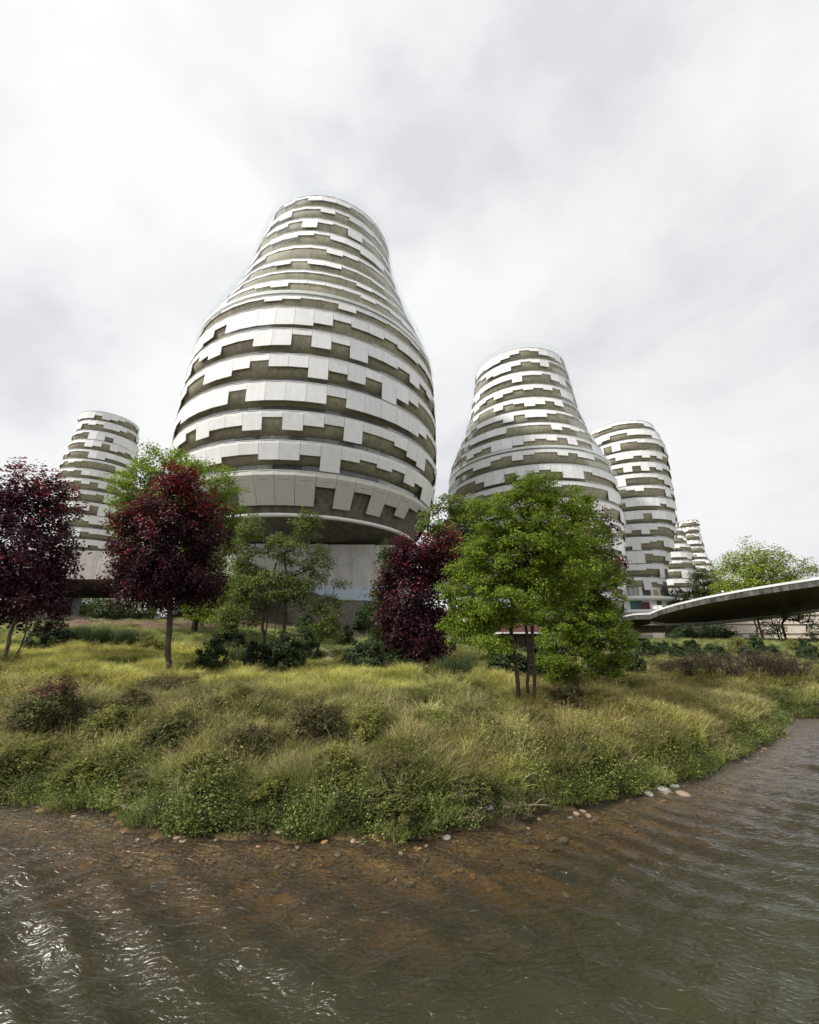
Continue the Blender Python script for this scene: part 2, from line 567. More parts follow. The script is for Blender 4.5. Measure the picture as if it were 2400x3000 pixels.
l.new(sp.outputs[0], mr.inputs['Value']); l.new(mr.outputs['Result'], m1.inputs['Fac'])
l.new(tr.outputs[0], m1.inputs[1]); l.new(df.outputs[0], m1.inputs[2])
gl = n.new('ShaderNodeBsdfGlossy'); gl.inputs['Roughness'].default_value = .30
l.new(b.outputs['Normal'], gl.inputs['Normal'])
fr = n.new('ShaderNodeFresnel'); fr.inputs['IOR'].default_value = 1.43; l.new(b.outputs['Normal'], fr.inputs['Normal'])
m2 = n.new('ShaderNodeMixShader')
l.new(fr.outputs[0], m2.inputs['Fac']); l.new(m1.outputs[0], m2.inputs[1]); l.new(gl.outputs[0], m2.inputs[2])
l.new(m2.outputs[0], n['Material Output'].inputs['Surface'])
M['water'] = m
dcol = np.repeat(np.clip(dep / .5, 0, 1)[..., None], 3, -1)
o = put('river_water', np_mesh('river_water', np.stack([X, Y, Zw], -1).reshape(-1, 3), fc[keep], M['water'], dcol.reshape(-1, 3), True))
tag(o, 'shallow brown river rippling past the grassy bank', None, kind='structure')

# dirt path climbing to the mound
pts = []
for (px, py) in ((975, 1945), (965, 1930), (962, 1918), (950, 1906), (935, 1896), (922, 1889)):
    x, y = ground_hit(px, py); pts.append(Vector((x, y, 0)))
pv, pf = [], []
PATH = []
for i in range(len(pts) - 1):
    for k in range(6):
        q = pts[i].lerp(pts[i + 1], k / 6); PATH.append((q.x, q.y))
PATH.append((pts[-1].x, pts[-1].y))
for i, (x, y) in enumerate(PATH):
    w = .28 + .12 * math.sin(i * 1.7) + .1 * rnd.random()
    for s_ in (-1, -.35, .35, 1):
        xx = x + s_ * w; pv.append((xx, y, gz(xx, y) + (.03 if abs(s_) < .5 else .0)))
    if i:
        for t in range(3):
            a = (i - 1) * 4 + t; pf.append((a, a + 1, a + 5, a + 4))
o = put('dirt_path', np_mesh('dirt_path', pv, pf, M['path'], None, True))
tag(o, 'pale trodden dirt path climbing through the grass', None, kind='structure')

#TOWERS
# ------------------------------------------------------------------ the towers
LEV = {'S': .20, 'm': .30, 'M': .41, 'L': .58, 'X': .71, 'Z': .84}


def make_tower(name, label, D, Zs, As, Rs, ground, pw=2.25, drop=.82, deep_rings=(), seed=1, patterns=None, glazed=(), bowl=None, H=3.25, rough_first=False, curb=(), max_panels=296):
    """rings listed from the lowest up; Zs are heights above the camera"""
    rg = random.Random(seed)
    a0 = math.radians(sum(As) / len(As))
    cx0, cy0 = D * math.sin(a0), D * math.cos(a0)
    t = thing(name, label, 'tower', (cx0, cy0, ground), 0, 'round banded towers')
    n_ = len(Zs)
    z_ = [z + CAM_Z - ground for z in Zs]
    ctr = [(D * math.sin(math.radians(a)) - cx0, D * math.cos(math.radians(a)) - cy0) for a in As]
    look = math.atan2(-cx0, -cy0)            # direction back to the viewpoint
    panels = []
    pane_mesh = None
    for i in range(n_):
        R = Rs[i]; z = z_[i]
        hh = (z - z_[i - 1]) if i else (bowl[3] if bowl else H)
        if i: k = (Rs[i - 1] - R) / hh
        else: k = bowl[0] if bowl else 0.0
        c = ctr[i]
        dz = hh * (.66 if i in deep_rings else drop)
        g_r = R + k * dz - (1.15 if (i or not bowl) else .3)
        # ---- slab: back of the parapet, the concave underside
        mb = MB()
        low = z - dz
        prof = [(R - .26, z - .02), (R - .12, z - .02), (R - .16 + k * .22 * hh, z - .22 * hh), (R - .36 + k * .42 * hh, z - .42 * hh),
                (R - .70 + k * (dz - .12 * hh), z - dz + .12 * hh), (g_r, low), (g_r - .5, low), (g_r - .5, low + .35), (R - 1.2, z - .95), (R - .3, z - .95)]
        if i == 0 and bowl:
            br, bz = bowl[1], bowl[2] + CAM_Z - ground
            prof = [(R - .26, z - .02), (R - .12, z - .02), (R - .25 + k * .3 * hh, z - .3 * hh), (R - .3 + k * .8 * hh, z - .8 * hh), (br + .02, bz + .3), (br - .4, bz + .3), (R - 3, z - .95), (R - .3, z - .95)]
        mb.lathe(prof, 112 if R > 12 else 72, c, closed=True)
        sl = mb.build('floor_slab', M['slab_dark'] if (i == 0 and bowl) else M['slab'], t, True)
        for poly in (): pass
        mb = MB()
        mb.lathe([(R - .26, z - .01), (R + .01, z - .01), (R + .01, z + .03), (R - .26, z + .03)], 112 if R > 12 else 72, c, closed=True)
        mb.build('coping', M['coping'], t)
        mb = MB()
        mb.lathe([(R + .06, z + .03), (R + .20, z + .40), (R + .30, z + 1.05)] if (D < 100 and i >= 7) else [(R - .16, z + .03), (R - .15, z + .25), (R - .14, z + .48)], 112 if R > 12 else 72, c)
        mb.build('glass_balustrade', M['clear'], t, True)
        if i in curb:
            mb = MB(); mb.lathe([(R - .9, z + .30), (R + .02, z + .30), (R + .04, z + .72), (R - .9, z + .72)], 112, c, closed=True)
            mb.build('terrace_curb', M['coping'], t)
        # ---- glazing behind
        if i or not bowl:
            zb = (z_[i - 1] - .95) if i else z - H - .9
            if i in glazed:
                np_ = int(2 * PI * g_r / 1.75)
                wv = 2 * PI * g_r / np_
                mb = MB(); mb.box((-wv / 2 + .025, 0, 0), (wv / 2 - .025, .05, low + .02 - zb))
                me = mb.mesh('window_pane', M['glass'])
                for q in range(np_):
                    a = look + 2 * PI * q / np_
                    d = (a - look + PI) % (2 * PI) - PI
                    if abs(d) > 1.15: continue
                    rr = g_r - .12
                    put('window_pane', me, t, (c[0] + rr * math.sin(a), c[1] + rr * math.cos(a), zb), -a + PI)
                mb = MB(); mb.lathe([(g_r - .3, zb), (g_r - .3, low + .02)], 72, c)
                mb.build('window_frame', M['dark_metal'], t)
            else:
                mb = MB(); mb.lathe([(g_r - .12, zb), (g_r - .12, low + .02)], 72, c)
                mb.build('glazing', M['glass'], t)
        # ---- panels
        N = max(12, int(round(2 * PI * R / pw)))
        pat = (patterns or {}).get(i)
        off = rg.random() * 2 * PI / N
        seq = []
        prev = 'M'
        for q in range(N):
            ch = rg.choice('SSmmMMLLXZ')
            if rg.random() < .25: ch = prev
            seq.append(ch); prev = ch
        if pat:
            px, py, i0, s_ = pat           # the joint right of panel i0 in s_ is seen at (px, py)
            rx, ry, rz = ray(px, py)
            # nearest intersection of the sight line with the ring's circle
            d = np.array([rx, ry]) / math.hypot(rx, ry)
            cc = np.array([c[0] + cx0, c[1] + cy0])
            bq = d @ cc; disc = bq * bq - (cc @ cc - R * R)
            hit = d * (bq - math.sqrt(max(disc, 0)))
            ab = math.atan2(hit[0] - cc[0], hit[1] - cc[1])
            # panels run left to right in view: angle falls as x rises
            sgn = -1
            off = ab - sgn * (i0 + 1) * 2 * PI / N
            for q, ch in enumerate(s_): seq[q % N] = ch
        cache = {}
        for q in range(N):
            a = (off - (q + .5) * 2 * PI / N) if pat else (off + (q + .5) * 2 * PI / N)
            d = (a - look + PI) % (2 * PI) - PI
            L = LEV[seq[q]] * hh * (1.12 if k < .12 else 1.0)
            key = round(L, 3)
            if key not in cache:
                hw0 = R * math.tan(PI / N) - .022
                hw1 = hw0 + k * (L - .3) * math.tan(PI / N)
                lip = (.28 if k < .05 else .02) if not (i == 0 and bowl) else .5
                kk = k if L > lip else 0
                P = [(hw0, 0, 0), (hw0, 0.0, -lip), (hw1, kk * (L - lip), -L)]
                if L <= lip: P = [(hw0, 0, 0), (hw0, 0, -L * .5), (hw0, 0, -L)]
                mb = MB(); T = .09
                for x, y, zz in P: mb.v += [(-x, y, zz), (x, y, zz), (-x, y - T, zz), (x, y - T, zz)]
                for u in range(2):
                    A = u * 4; B = A + 4
                    mb.f += [(A, A + 1, B + 1, B), (A + 2, B + 2, B + 3, A + 3), (A, B, B + 2, A + 2), (A + 1, A + 3, B + 3, B + 1)]
                mb.f += [(0, 2, 3, 1), (8, 9, 11, 10)]
                mb.mi = [0] * len(mb.f)
                cache[key] = mb.mesh('facade_panel', M['panel_rough'] if (i == 0 and rough_first) else M['panel'])
            rr = R * math.cos(PI / N) - .02
            panels.append((math.cos(d) * L * (1 if i else 1.3) / (1 + .02 * z), d, cache[key], (c[0] + rr * math.sin(a), c[1] + rr * math.cos(a), z - .012), -a))
    vis = sorted([q for q in panels if abs(q[1]) < 1.48], key=lambda q: -q[0])
    front = vis[:max_panels]
    rest = vis[max_panels:] + [q for q in panels if abs(q[1]) >= 1.48]
    for _, _, me, loc, ang in front:
        put('facade_panel', me, t, loc, ang)
    rv, rf = [], []
    cnt = 0
    for _, _, me, loc, ang in rest:
        co = np.empty(len(me.vertices) * 3, np.float32); me.vertices.foreach_get('co', co); co = co.reshape(-1, 3)
        ca, sa_ = math.cos(ang), math.sin(ang)
        rv.append(np.stack([co[:, 0] * ca - co[:, 1] * sa_ + loc[0], co[:, 0] * sa_ + co[:, 1] * ca + loc[1], co[:, 2] + loc[2]], 1))
        rf.append(np.array([pl.vertices[:] for pl in me.polygons]) + cnt)
        cnt += len(co)
    o = put('rear_panels', np_mesh('rear_panels', np.concatenate(rv), np.concatenate(rf), M['panel']), t)
    o['kind'] = 'stuff'
    # core and roof
    mb = MB()
    rin = [(max(1.5, Rs[i] - 4.2), z_[i]) for i in range(n_)]
    mb.lathe(([(rin[0][0], 0)] if not bowl else []) + rin, 48, ctr[n_ // 2])
    mb.build('core_wall', M['dark_metal'], t, True)
    mb = MB(); mb.lathe([(0.01, z_[-1] - .5), (Rs[-1] - .3, z_[-1] - .55)], 72, ctr[-1])
    mb.build('roof', M['concrete'], t)
    return t, ctr, look


# main tower ------------------------------------------------------
mZ = [17.11, 20.32, 23.7, 27.35, 31.01, 34.65, 37.9, 40.0, 43.5, 46.19, 49.63, 53.56, 57.44, 60.86, 64.05, 67.0]
mA = [-14.27, -14.25, -14.25, -14.27, -14.27, -14.2, -14.18, -14.18, -14.1, -14.1, -14.15, -14.15, -14.32, -14.42, -14.38, -14.26]
mR = [17.85, 18.5, 18.9, 18.96, 18.93, 18.79, 18.6, 18.3, 17.3, 16.25, 14.9, 13.7, 12.7, 11.97, 11.45, 11.03]
pat_y = [1382, 1295, 1208, 1123, 1043, 969, 907, 868, 819, 788, 755, 718, 680, 643, 608, 576]
pats = {0: (795, 3, 'MXXXXmXmXMLm'), 1: (825, 5, 'LLMMLLMZMmMmLM'), 2: (845, 5, 'LMMLSLMmXmmMLX'), 3: (862, 4, 'LSLLLLmLLLLLM'),
        4: (875, 5, 'LLMSMMXMLmZLM'), 5: (780, 5, 'MLmmLLSLmXMMmL'), 6: (797, 4, 'mXXXXXLmMMmMM'),
        7: (830, 3, 'SSMmSSLmmSSm'), 8: (865, 3, 'SmMSSSSmSm'), 9: (950, 4, 'SSSSSSSMmSS'), 10: (965, 4, 'SmMSMMSSmS'), 11: (975, 3, 'SSSSMmSSSm'),
        12: (905, 3, 'mMMmSMMLLm'), 13: (925, 4, 'SmMSXmSXmSm'), 14: (940, 3, 'MLSSMSMMmS'), 15: (950, 3, 'SmSMMMmmSm')}
pats = {i: (450 + v[0] * .5217, pat_y[i], v[1], v[2]) for i, v in pats.items()}
tower, mctr, mlook = make_tower('main_tower', 'tallest white banded bottle shaped tower, nearest, left of centre', 60, mZ, mA, mR, 3.0, seed=3, patterns=pats,
                                glazed=(1, 2, 3, 4, 5), bowl=(-.60, 15.3, 12.75, 4.2), rough_first=True, curb=(7,), drop=.84, deep_rings=(1, 2, 3, 4, 5))
c = mctr[0]
mb = MB()
zc = 12.75 + CAM_Z - 3.0
mb.lathe([(14.8, zc + .3), (15.55, zc + .3), (15.62, zc - .02), (14.8, zc - .12)], 128, c, closed=True)
mb.build('base_rim', M['coping'], tower, True)
mb = MB()
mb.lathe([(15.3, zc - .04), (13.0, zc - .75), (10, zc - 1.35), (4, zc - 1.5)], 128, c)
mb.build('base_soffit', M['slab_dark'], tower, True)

# concrete plinth wall under the main tower
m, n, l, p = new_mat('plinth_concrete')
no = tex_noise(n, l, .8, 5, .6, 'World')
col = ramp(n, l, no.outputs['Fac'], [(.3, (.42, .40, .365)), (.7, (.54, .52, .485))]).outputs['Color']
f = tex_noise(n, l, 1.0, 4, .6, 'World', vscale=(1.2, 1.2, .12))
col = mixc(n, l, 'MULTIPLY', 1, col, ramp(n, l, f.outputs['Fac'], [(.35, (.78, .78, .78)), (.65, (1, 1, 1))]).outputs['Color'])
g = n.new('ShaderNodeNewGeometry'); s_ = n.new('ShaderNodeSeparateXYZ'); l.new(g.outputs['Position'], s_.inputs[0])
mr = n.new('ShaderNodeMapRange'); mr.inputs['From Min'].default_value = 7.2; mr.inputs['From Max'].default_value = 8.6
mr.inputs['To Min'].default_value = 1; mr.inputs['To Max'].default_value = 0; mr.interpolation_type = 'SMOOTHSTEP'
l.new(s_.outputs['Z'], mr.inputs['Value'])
col = mixc(n, l, 'MIX', mr.outputs['Result'], col, (.44, .50, .57))  # bluish sky glow at the foot, painted into the wall colour
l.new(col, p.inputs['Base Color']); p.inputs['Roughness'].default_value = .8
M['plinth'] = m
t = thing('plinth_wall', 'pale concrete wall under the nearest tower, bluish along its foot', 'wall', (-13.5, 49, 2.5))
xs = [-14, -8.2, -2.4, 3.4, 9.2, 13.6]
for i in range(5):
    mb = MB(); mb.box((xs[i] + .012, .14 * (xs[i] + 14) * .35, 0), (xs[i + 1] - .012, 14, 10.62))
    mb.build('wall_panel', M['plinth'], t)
mb = MB(); mb.box((-13.9, 1.6, .1), (13.5, 13.9, 10.5)); mb.build('backing', M['concrete'], t)

# second tower ----------------------------------------------------
tZ = [6.9, 10.1, 13.2, 16.4, 19.28, 22.24, 25.3, 28.52, 31.57, 34.91, 37.95, 41.41, 44.68, 47.98, 51.39, 54.59, 57.68]
tA = [16.9, 16.9, 16.9, 16.95, 17.01, 17.11, 17.15, 17.11, 16.95, 16.8, 16.8, 16.87, 17.02, 17.14, 17.26, 17.32, 17.31]
tR = [15.2, 16.2, 16.7, 16.83, 16.93, 16.99, 16.97, 16.81, 16.34, 15.51, 14.37, 13.05, 12.1, 11.48, 10.93, 10.47, 10.01]
make_tower('second_tower', 'white banded bottle shaped tower rising behind the large green tree', 85, tZ, tA, tR, 2.2, seed=14, glazed=(1, 2, 3, 4, 5, 6), H=3.2, pw=1.95, curb=(8,),
           patterns={i: (1300 + x * .3246, 1000 + y * .3246, i0, q) for i, (x, y, i0, q) in {
               16: (680, 85, 3, 'XXLMSmLLXSS'), 15: (692, 172, 3, 'LXXMSmLSSS'), 14: (703, 285, 2, 'MMXmmSLXSm'), 13: (712, 400, 2, 'LMmMmMSXXm'), 12: (720, 515, 2, 'LmMXLmLSSm'),
               11: (728, 630, 2, 'MXmLLmSSSm'), 10: (765, 745, 3, 'LLSSSSLmMm'), 9: (820, 860, 3, 'XXLMmMSLSS'), 8: (820, 1005, 4, 'LmSLmSSMSMM'), 7: (857, 1130, 5, 'MXXmXMmMXXmM')}.items()})
# third tower -----------------------------------------------------
hZ = [13.69, 16.71, 19.79, 22.99, 26.13, 29.3, 32.63, 35.82, 39.0, 42.11, 45.29, 48.6, 51.81, 54.64]
hA = [27.03, 27.32, 27.69, 28.1, 28.45, 28.74, 28.91, 29.03, 29.18, 29.31, 29.48, 29.63, 29.6, 29.49]
hR = [10.41, 10.67, 10.94, 11.29, 11.53, 11.62, 11.45, 11.2, 10.99, 10.78, 10.54, 10.26, 9.6, 8.85]
t3, c3, look3 = make_tower('third_tower', 'white banded tower behind the second one, with a lived in base', 120, hZ, hA, hR, 2.0, seed=25, glazed=(0, 1, 2, 3, 4, 5, 6, 7, 8), H=3.1, pw=2.0)
# its two base storeys with terraces
c = c3[0]
zt = CAM_Z - 2.0
for k_, (zz, rr) in enumerate(((9.3, 11.6), (6.2, 12.4), (3.6, 13.2))):
    mb = MB(); mb.lathe([(2, zz + zt), (rr, zz + zt), (rr + .05, zz + zt - .75), (rr - .7, zz + zt - .95), (2, zz + zt - .95)], 96, c, closed=True)
    mb.build('terrace_slab', M['coping'], t3, True)
    mb = MB(); mb.lathe([(rr - 1.9, zz + zt - .02), (rr - 1.9, zz + zt + 2.55)], 96, c)
    mb.build('base_wall', M['white_wall'], t3, True)
    mb = MB(); mb.lathe([(rr - .08, zz + zt), (rr - .08, zz + zt + .8)], 96, c)
    mb.build('glass_balustrade', M['clear'], t3, True)


def base_item(px, storey, w, h, z0, mat, name, fr=None):
    zz, rr = ((9.3, 11.6), (6.2, 12.4))[storey]
    rx, ry, rz = ray(px, 1710)
    cc = np.array([t3.location.x + c[0], t3.location.y + c[1]])
    d = np.array([rx, ry]) / math.hypot(rx, ry)
    R = rr - 1.88
    bq = d @ cc; disc = bq * bq - (cc @ cc - R * R)
    if disc < 0: return None
    hit = d * (bq - math.sqrt(disc)) - cc
    a = math.atan2(hit[0], hit[1])
    mb = MB(); mb.box((-w / 2, -.05, 0), (w / 2, .10, h))
    o = mb.build(name, M[mat], t3, loc=(c[0] + R * math.sin(a), c[1] + R * math.cos(a), zz + zt + z0), rotz=-a)
    if fr:
        mb = MB()
        for s_ in (-1, 1): mb.box((s_ * w / 2 - .06, .08, 0), (s_ * w / 2 + .06, .16, h))
        mb.box((-w / 2, .08, h - .05), (w / 2, .16, h + .06)); mb.box((-.04, .08, 0), (.04, .16, h))
        mb.build('frame', M[fr], o)
    return o


for a in ((1890, 0, 1.7, 2.0, 0, 'glass', 'terrace_door', 'dark_metal'), (1852, 0, 2.2, 2.2, 0, 'glass', 'terrace_door', 'dark_metal'), (1917, 0, 1.3, 1.6, 0, 'wood', 'wooden_door', None),
          (1935, 0, 1.2, 1.3, .5, 'glass', 'window', 'dark_metal'), (1952, 0, 1.6, 1.4, .5, 'glass', 'window', 'dark_metal'), (1967, 0, 1.8, 1.5, .5, 'glass', 'window', 'dark_metal'), (1978, 0, 2.4, 1.6, .5, 'glass', 'window', 'dark_metal'),
          (1855, 1, 2.4, 2.0, 0, 'teal', 'terrace_door', 'dark_metal'), (1877, 1, 2.5, 1.7, .1, 'curtain_red', 'curtain', None), (1921, 1, 1.3, 1.5, .6, 'glass', 'window', 'dark_metal'), (1928, 1, 1.4, 1.0, 0, 'wood', 'timber_box', None)):
    base_item(*a)
# left tower ------------------------------------------------------
lZ = [4.5, 7.5, 10.5, 13.5, 16.5, 19.5, 22.6, 25.8, 28.94, 32.54, 36.2, 39.5, 42.89, 45.9, 48.9, 52.02, 55.37, 58.52, 62.02, 65.06]
lA = [-38.1] * 8 + [-38.08, -38.31, -38.58, -38.79, -38.98, -39.1, -39.15, -39.17, -39.18, -39.2, -39.21, -39.34]
lR = [10] * 8 + [10.04, 10.06, 10.07, 10.09, 10.1, 9.95, 9.58, 9.17, 8.72, 8.41, 8.02, 7.88]
make_tower('distant_tower', 'slim white banded tower standing alone far left above the concrete deck', 150, lZ, lA, lR, 2.0, seed=36, glazed=(7, 8, 9, 10, 11), H=3.1, pw=2.0)
fZ = [6.4, 9.5, 12.6, 15.7, 18.8, 21.93, 24.93, 27.86, 30.76, 33.88, 37.02]
fA = [32.0] * 5 + [32.03, 32.13, 32.24, 32.37, 32.48, 32.96]
fR = [9.0, 9.0, 9.0, 9.0, 8.95, 8.89, 8.67, 8.4, 7.85, 6.47, 4.68]
make_tower('low_tower', 'small rounded banded tower tucked between the third tower and the farthest one', 170, fZ, fA, fR, 2.0, seed=47, H=3.1)
kZ = [3, 6.1, 9.2, 12.3, 15.4, 18.5, 21.6, 24.8, 27.99, 30.78, 33.85, 36.96, 40.06, 43.14, 46.24, 49.55, 52.87]
kA = [34.4] * 8 + [34.46, 34.54, 34.63, 34.7, 34.78, 34.89, 34.98, 35.08, 35.27]
kR = [9.6] * 8 + [9.36, 8.81, 7.65, 6.61, 5.89, 5.41, 5.02, 4.6, 4.02]
make_tower('farthest_tower', 'smallest and farthest white banded tower, a tapering cone on the right', 230, kZ, kA, kR, 2.0, seed=58, H=3.1, max_panels=200)
#ENDTOWERS

# ------------------------------------------------------------------ deck on the left
t = thing('podium_deck', 'raised concrete deck with a pale fascia below the slim left tower', 'deck', (-30, 40, 2))
y0 = 36.0
zb, ztp = 5.0 + CAM_Z - 2, 7.56 + CAM_Z - 2
xl = [-58, -50.5, -43, -35.5, -28, -20.5, -16]
for i in range(6):
    ya = y0 + .0 + max(0, (xl[i] + 35)) * .06 - 40; yb = y0 + max(0, (xl[i + 1] + 35)) * .06 - 40
    mb = MB()
    a, b = xl[i] + 30 + .012, xl[i + 1] + 30 - .012
    mb.prism([(a, ya), (b, yb), (b, yb + .5), (a, ya + .5)], zb, ztp)
    mb.build('fascia_panel', M['concrete'], t)
mb = MB()
prof = [(36.4, zb + .05), (40, zb - .05), (46, zb - .25), (54, zb + .0), (57, zb + .4), (57, ztp - .2), (36.4, ztp - .2)]
k = len(mb.v)
for x in (-27.9, 13.9):
    for (yy, zz) in prof: mb.v.append((x, yy - 40 + (max(0, x - 30 + 35) * .06 if x < 0 else .8), zz))
q = len(prof)
for i in range(q): mb.f.append((i, (i + 1) % q, q + (i + 1) % q, q + i)); mb.mi.append(0)
mb.f += [tuple(range(q - 1, -1, -1)), tuple(range(q, 2 * q))]; mb.mi += [0, 0]
mb.build('deck_slab', M['grey_concrete'], t)
for x in (-23, 8):
    mb = MB(); mb.lathe([(.5, -1.5), (.5, zb)], 20, (x, 8)); mb.build('pier', M['grey_concrete'], t, True)

# white low building under the deck, ledge
a = at(145, 1792, 52); b = at(212, 1752, 52)
t = thing('low_pavilion', 'small white building under the left end of the concrete deck', 'building', (a.x - 6, 52, a.z - 1.5))
W_ = b.x - a.x + 6; H_ = b.z - a.z + 1.5
mb = MB(); mb.box((0, .2, 0), (W_, 1.6, H_)); mb.build('wall', M['white_wall'], t)
mb = MB(); mb.box((W_ - 1.4, 0, H_ - 1.5), (W_ - .1, .18, H_ - .05)); w_ = mb.build('window', M['glass'], t)
mb = MB(); mb.box((W_ - 1.5, -.06, H_ - 1.58), (W_ - .0, -.01, H_ - 1.5)); mb.box((W_ - .1, -.06, 0), (W_ + .02, .1, H_)); mb.build('frame', M['dark_metal'], w_)
for i in range(7):
    mb = MB(); mb.box((i * W_ / 8 + .03, .1, H_ - 1.7), ((i + 1) * W_ / 8 - .03, .18, H_ - .5)); mb.build('cladding_panel', M['white_edge'], t)
mb = MB(); mb.box((-.3, -.5, H_ - 2.6), (W_ + 1, .0, H_ - 2.25)); mb.build('sill_ledge', M['coping'], t)

A = at(120, 1792, 34); B = at(500, 1836, 31)
t = thing('retaining_ledge', 'dark low ledge running down across the bare earth bank', 'wall', (A.x, A.y, A.z))
nseg = 8
d = (B - A)
for i in range(nseg):
    p0 = d * (i / nseg); p1 = d * ((i + 1) / nseg - .004)
    mb = MB(); mb.v = [(p0.x, p0.y, p0.z - .05), (p1.x, p1.y, p1.z - .05), (p1.x, p1.y + .6, p1.z - .05), (p0.x, p0.y + .6, p0.z - .05),
                       (p0.x, p0.y, p0.z - .40), (p1.x, p1.y, p1.z - .40), (p1.x, p1.y + .6, p1.z - .40), (p0.x, p0.y + .6, p0.z - .40)]
    mb.f = [(0, 1, 2, 3), (4, 7, 6, 5), (0, 4, 5, 1), (1, 5, 6, 2), (2, 6, 7, 3), (3, 7, 4, 0)]; mb.mi = [0] * 6
    mb.build('timber_beam', M['dark_timber'], t)
    q = p0 + Vector((.3, .3, -.4))
    mb = MB(); mb.box((q.x - .12, q.y - .12, q.z - 1.2), (q.x + .12, q.y + .12, q.z)); mb.build('post', M['dark_timber'], t)

# ------------------------------------------------------------------ the canopy bridge on the right
zb = 3.0 + CAM_Z
FR = [(2760, 1652, 33), (2460, 1706, 40), (2400, 1717, 41.5), (2300, 1731, 44), (2187, 1748, 47), (2120, 1760, 49), (2065, 1770, 50.5), (1984, 1788, 53.5), (1935, 1802, 55.5), (1903, 1815, 57)]
BK = [(2760, 1735, 62), (2460, 1778, 62), (2400, 1786, 62), (2330, 1797, 62), (2268, 1806, 62), (2210, 1812, 62), (2146, 1818, 62), (2060, 1825, 62), (1960, 1828, 61), (1906, 1820, 59.5)]


def sweep(pairs_a, pairs_b, z0, z1, mat_side, name, parent, mats=None):
    """closed slab between two edge lines, z0/z1 offsets above the edge lines"""
    mb = MB(); n_ = len(pairs_a)
    for a, b in zip(pairs_a, pairs_b):
        mb.v += [(a.x, a.y, a.z + z0), (b.x, b.y, b.z + z0), (a.x, a.y, a.z + z1), (b.x, b.y, b.z + z1)]
    for i in range(n_ - 1):
        A = 4 * i; B = A + 4
        mb.f += [(A, B, B + 1, A + 1), (A + 2, A + 3, B + 3, B + 2), (A, A + 2, B + 2, B), (A + 1, B + 1, B + 3, A + 3)]
        mb.mi += [1, 0, 0, 0]
    e = 4 * (n_ - 1)
    mb.f += [(0, 1, 3, 2), (e, e + 2, e + 3, e + 1)]; mb.mi += [0, 0]
    return mb.build(name, mats or [M[mat_side], M[mat_side]], parent)


FA = [at(*q) for q in FR]; BA = [at(*q) for q in BK]
t = thing('canopy_bridge', 'long curved concrete canopy reaching in from the right edge', 'bridge', (0, 0, 0))
sweep(FA, BA, 0, .62, None, 'deck_slab', t, [M['dark_concrete'], M['soffit_brown']])
up = Vector((0, -.12, 0))
sweep([q + up for q in FA], [q - up for q in BA], .625, .86, 'white_edge', 'coping', t)
sweep([q.lerp(p_, .06) for q, p_ in zip(BA, FA)], [q - up * .5 for q in BA], -.32, -.003, 'concrete', 'drip_edge', t)
TA = [at(1905, 1814, 57.2), at(1885, 1814, 58.5), at(1860, 1815, 60), at(1820, 1822, 62)]
TB = [at(1912, 1826, 66), at(1890, 1832, 68), at(1865, 1836, 70), at(1825, 1840, 72)]
sweep(TA, TB, 0, .60, None, 'tail_slab', t, [M['dark_concrete'], M['soffit_brown']])
sweep([q + up for q in TA], [q - up for q in TB], .605, .84, 'white_edge', 'tail_coping', t)
for (px, py, Y_) in ((2350, 1850, 60), (1935, 1862, 84)):
    a = at(px, py, Y_)
# abutment and ramp wall behind the tip
t2 = thing('bridge_abutment', 'dark concrete abutment closing the far tip of the curved canopy', 'wall', (0, 0, 0))
a = at(1838, 1872, 96); b = at(1965, 1872, 96)
mb = MB(); mb.prism([(a.x, 96), (b.x, 96), (b.x + 4, 108), (a.x, 108)], 1.0, zb + 1.2); mb.build('wall', M['soffit_brown'], t2)
a2 = at(1780, 1798, 93); b2 = at(1990, 1798, 93)
mb = MB(); mb.prism([(a2.x, 93), (b2.x, 93), (b2.x, 95.5), (a2.x, 95.5)], zb + 1.22, zb + 2.3); mb.build('parapet', M['grey_concrete'], t2)
t2 = thing('ramp_wall', 'grey concrete ramp wall sloping down behind the canopy tip', 'wall', (0, 0, 0))
P = [at(1795, 1757, 100), at(1860, 1770, 100), at(1912, 1786, 100), at(1912, 1812, 100), at(1795, 1812, 100)]
mb = MB()
for p_ in P: mb.v.append((p_.x, 100, p_.z))
for p_ in P: mb.v.append((p_.x, 101, p_.z))
mb.f = [(4, 3, 2, 1, 0), (5, 6, 7, 8, 9)] + [(i, (i + 1) % 5, 5 + (i + 1) % 5, 5 + i) for i in range(5)]; mb.mi = [0] * 7
mb.build('wall', M['grey_concrete'], t2)
# camera / vent on the canopy's edge
v = FA[5].lerp(BA[5], .04) + Vector((0, 0, .862))
t = thing('roof_lamp', 'little white dome lamp on a post along the canopy edge', 'lamp', v)
mb = MB(); mb.lathe([(.04, 0), (.04, .2), (.07, .22)], 12); mb.build('post', M['white_edge'], t, True)
mb = MB(); mb.lathe([(.03, .22), (.11, .25), (.12, .33), (.08, .41), (.01, .44)], 16); mb.build('dome', M['coping'], t, True)
for i, px in enumerate((1934, 1948)):
    v = at(px, 1800, 56) + Vector((0, .8, .87))
    t = thing('roof_vent', ('left' if i == 0 else 'right') + ' one of two small white vents on the canopy tip', 'vent', v, 0, 'vents on the canopy')
    mb = MB(); mb.box((-.2, -.2, -.1), (.2, .2, .3)); mb.build('casing', M['coping'], t)
    mb = MB(); mb.box((-.26, -.26, .302), (.26, .26, .36)); mb.build('cap', M['white_edge'], t)

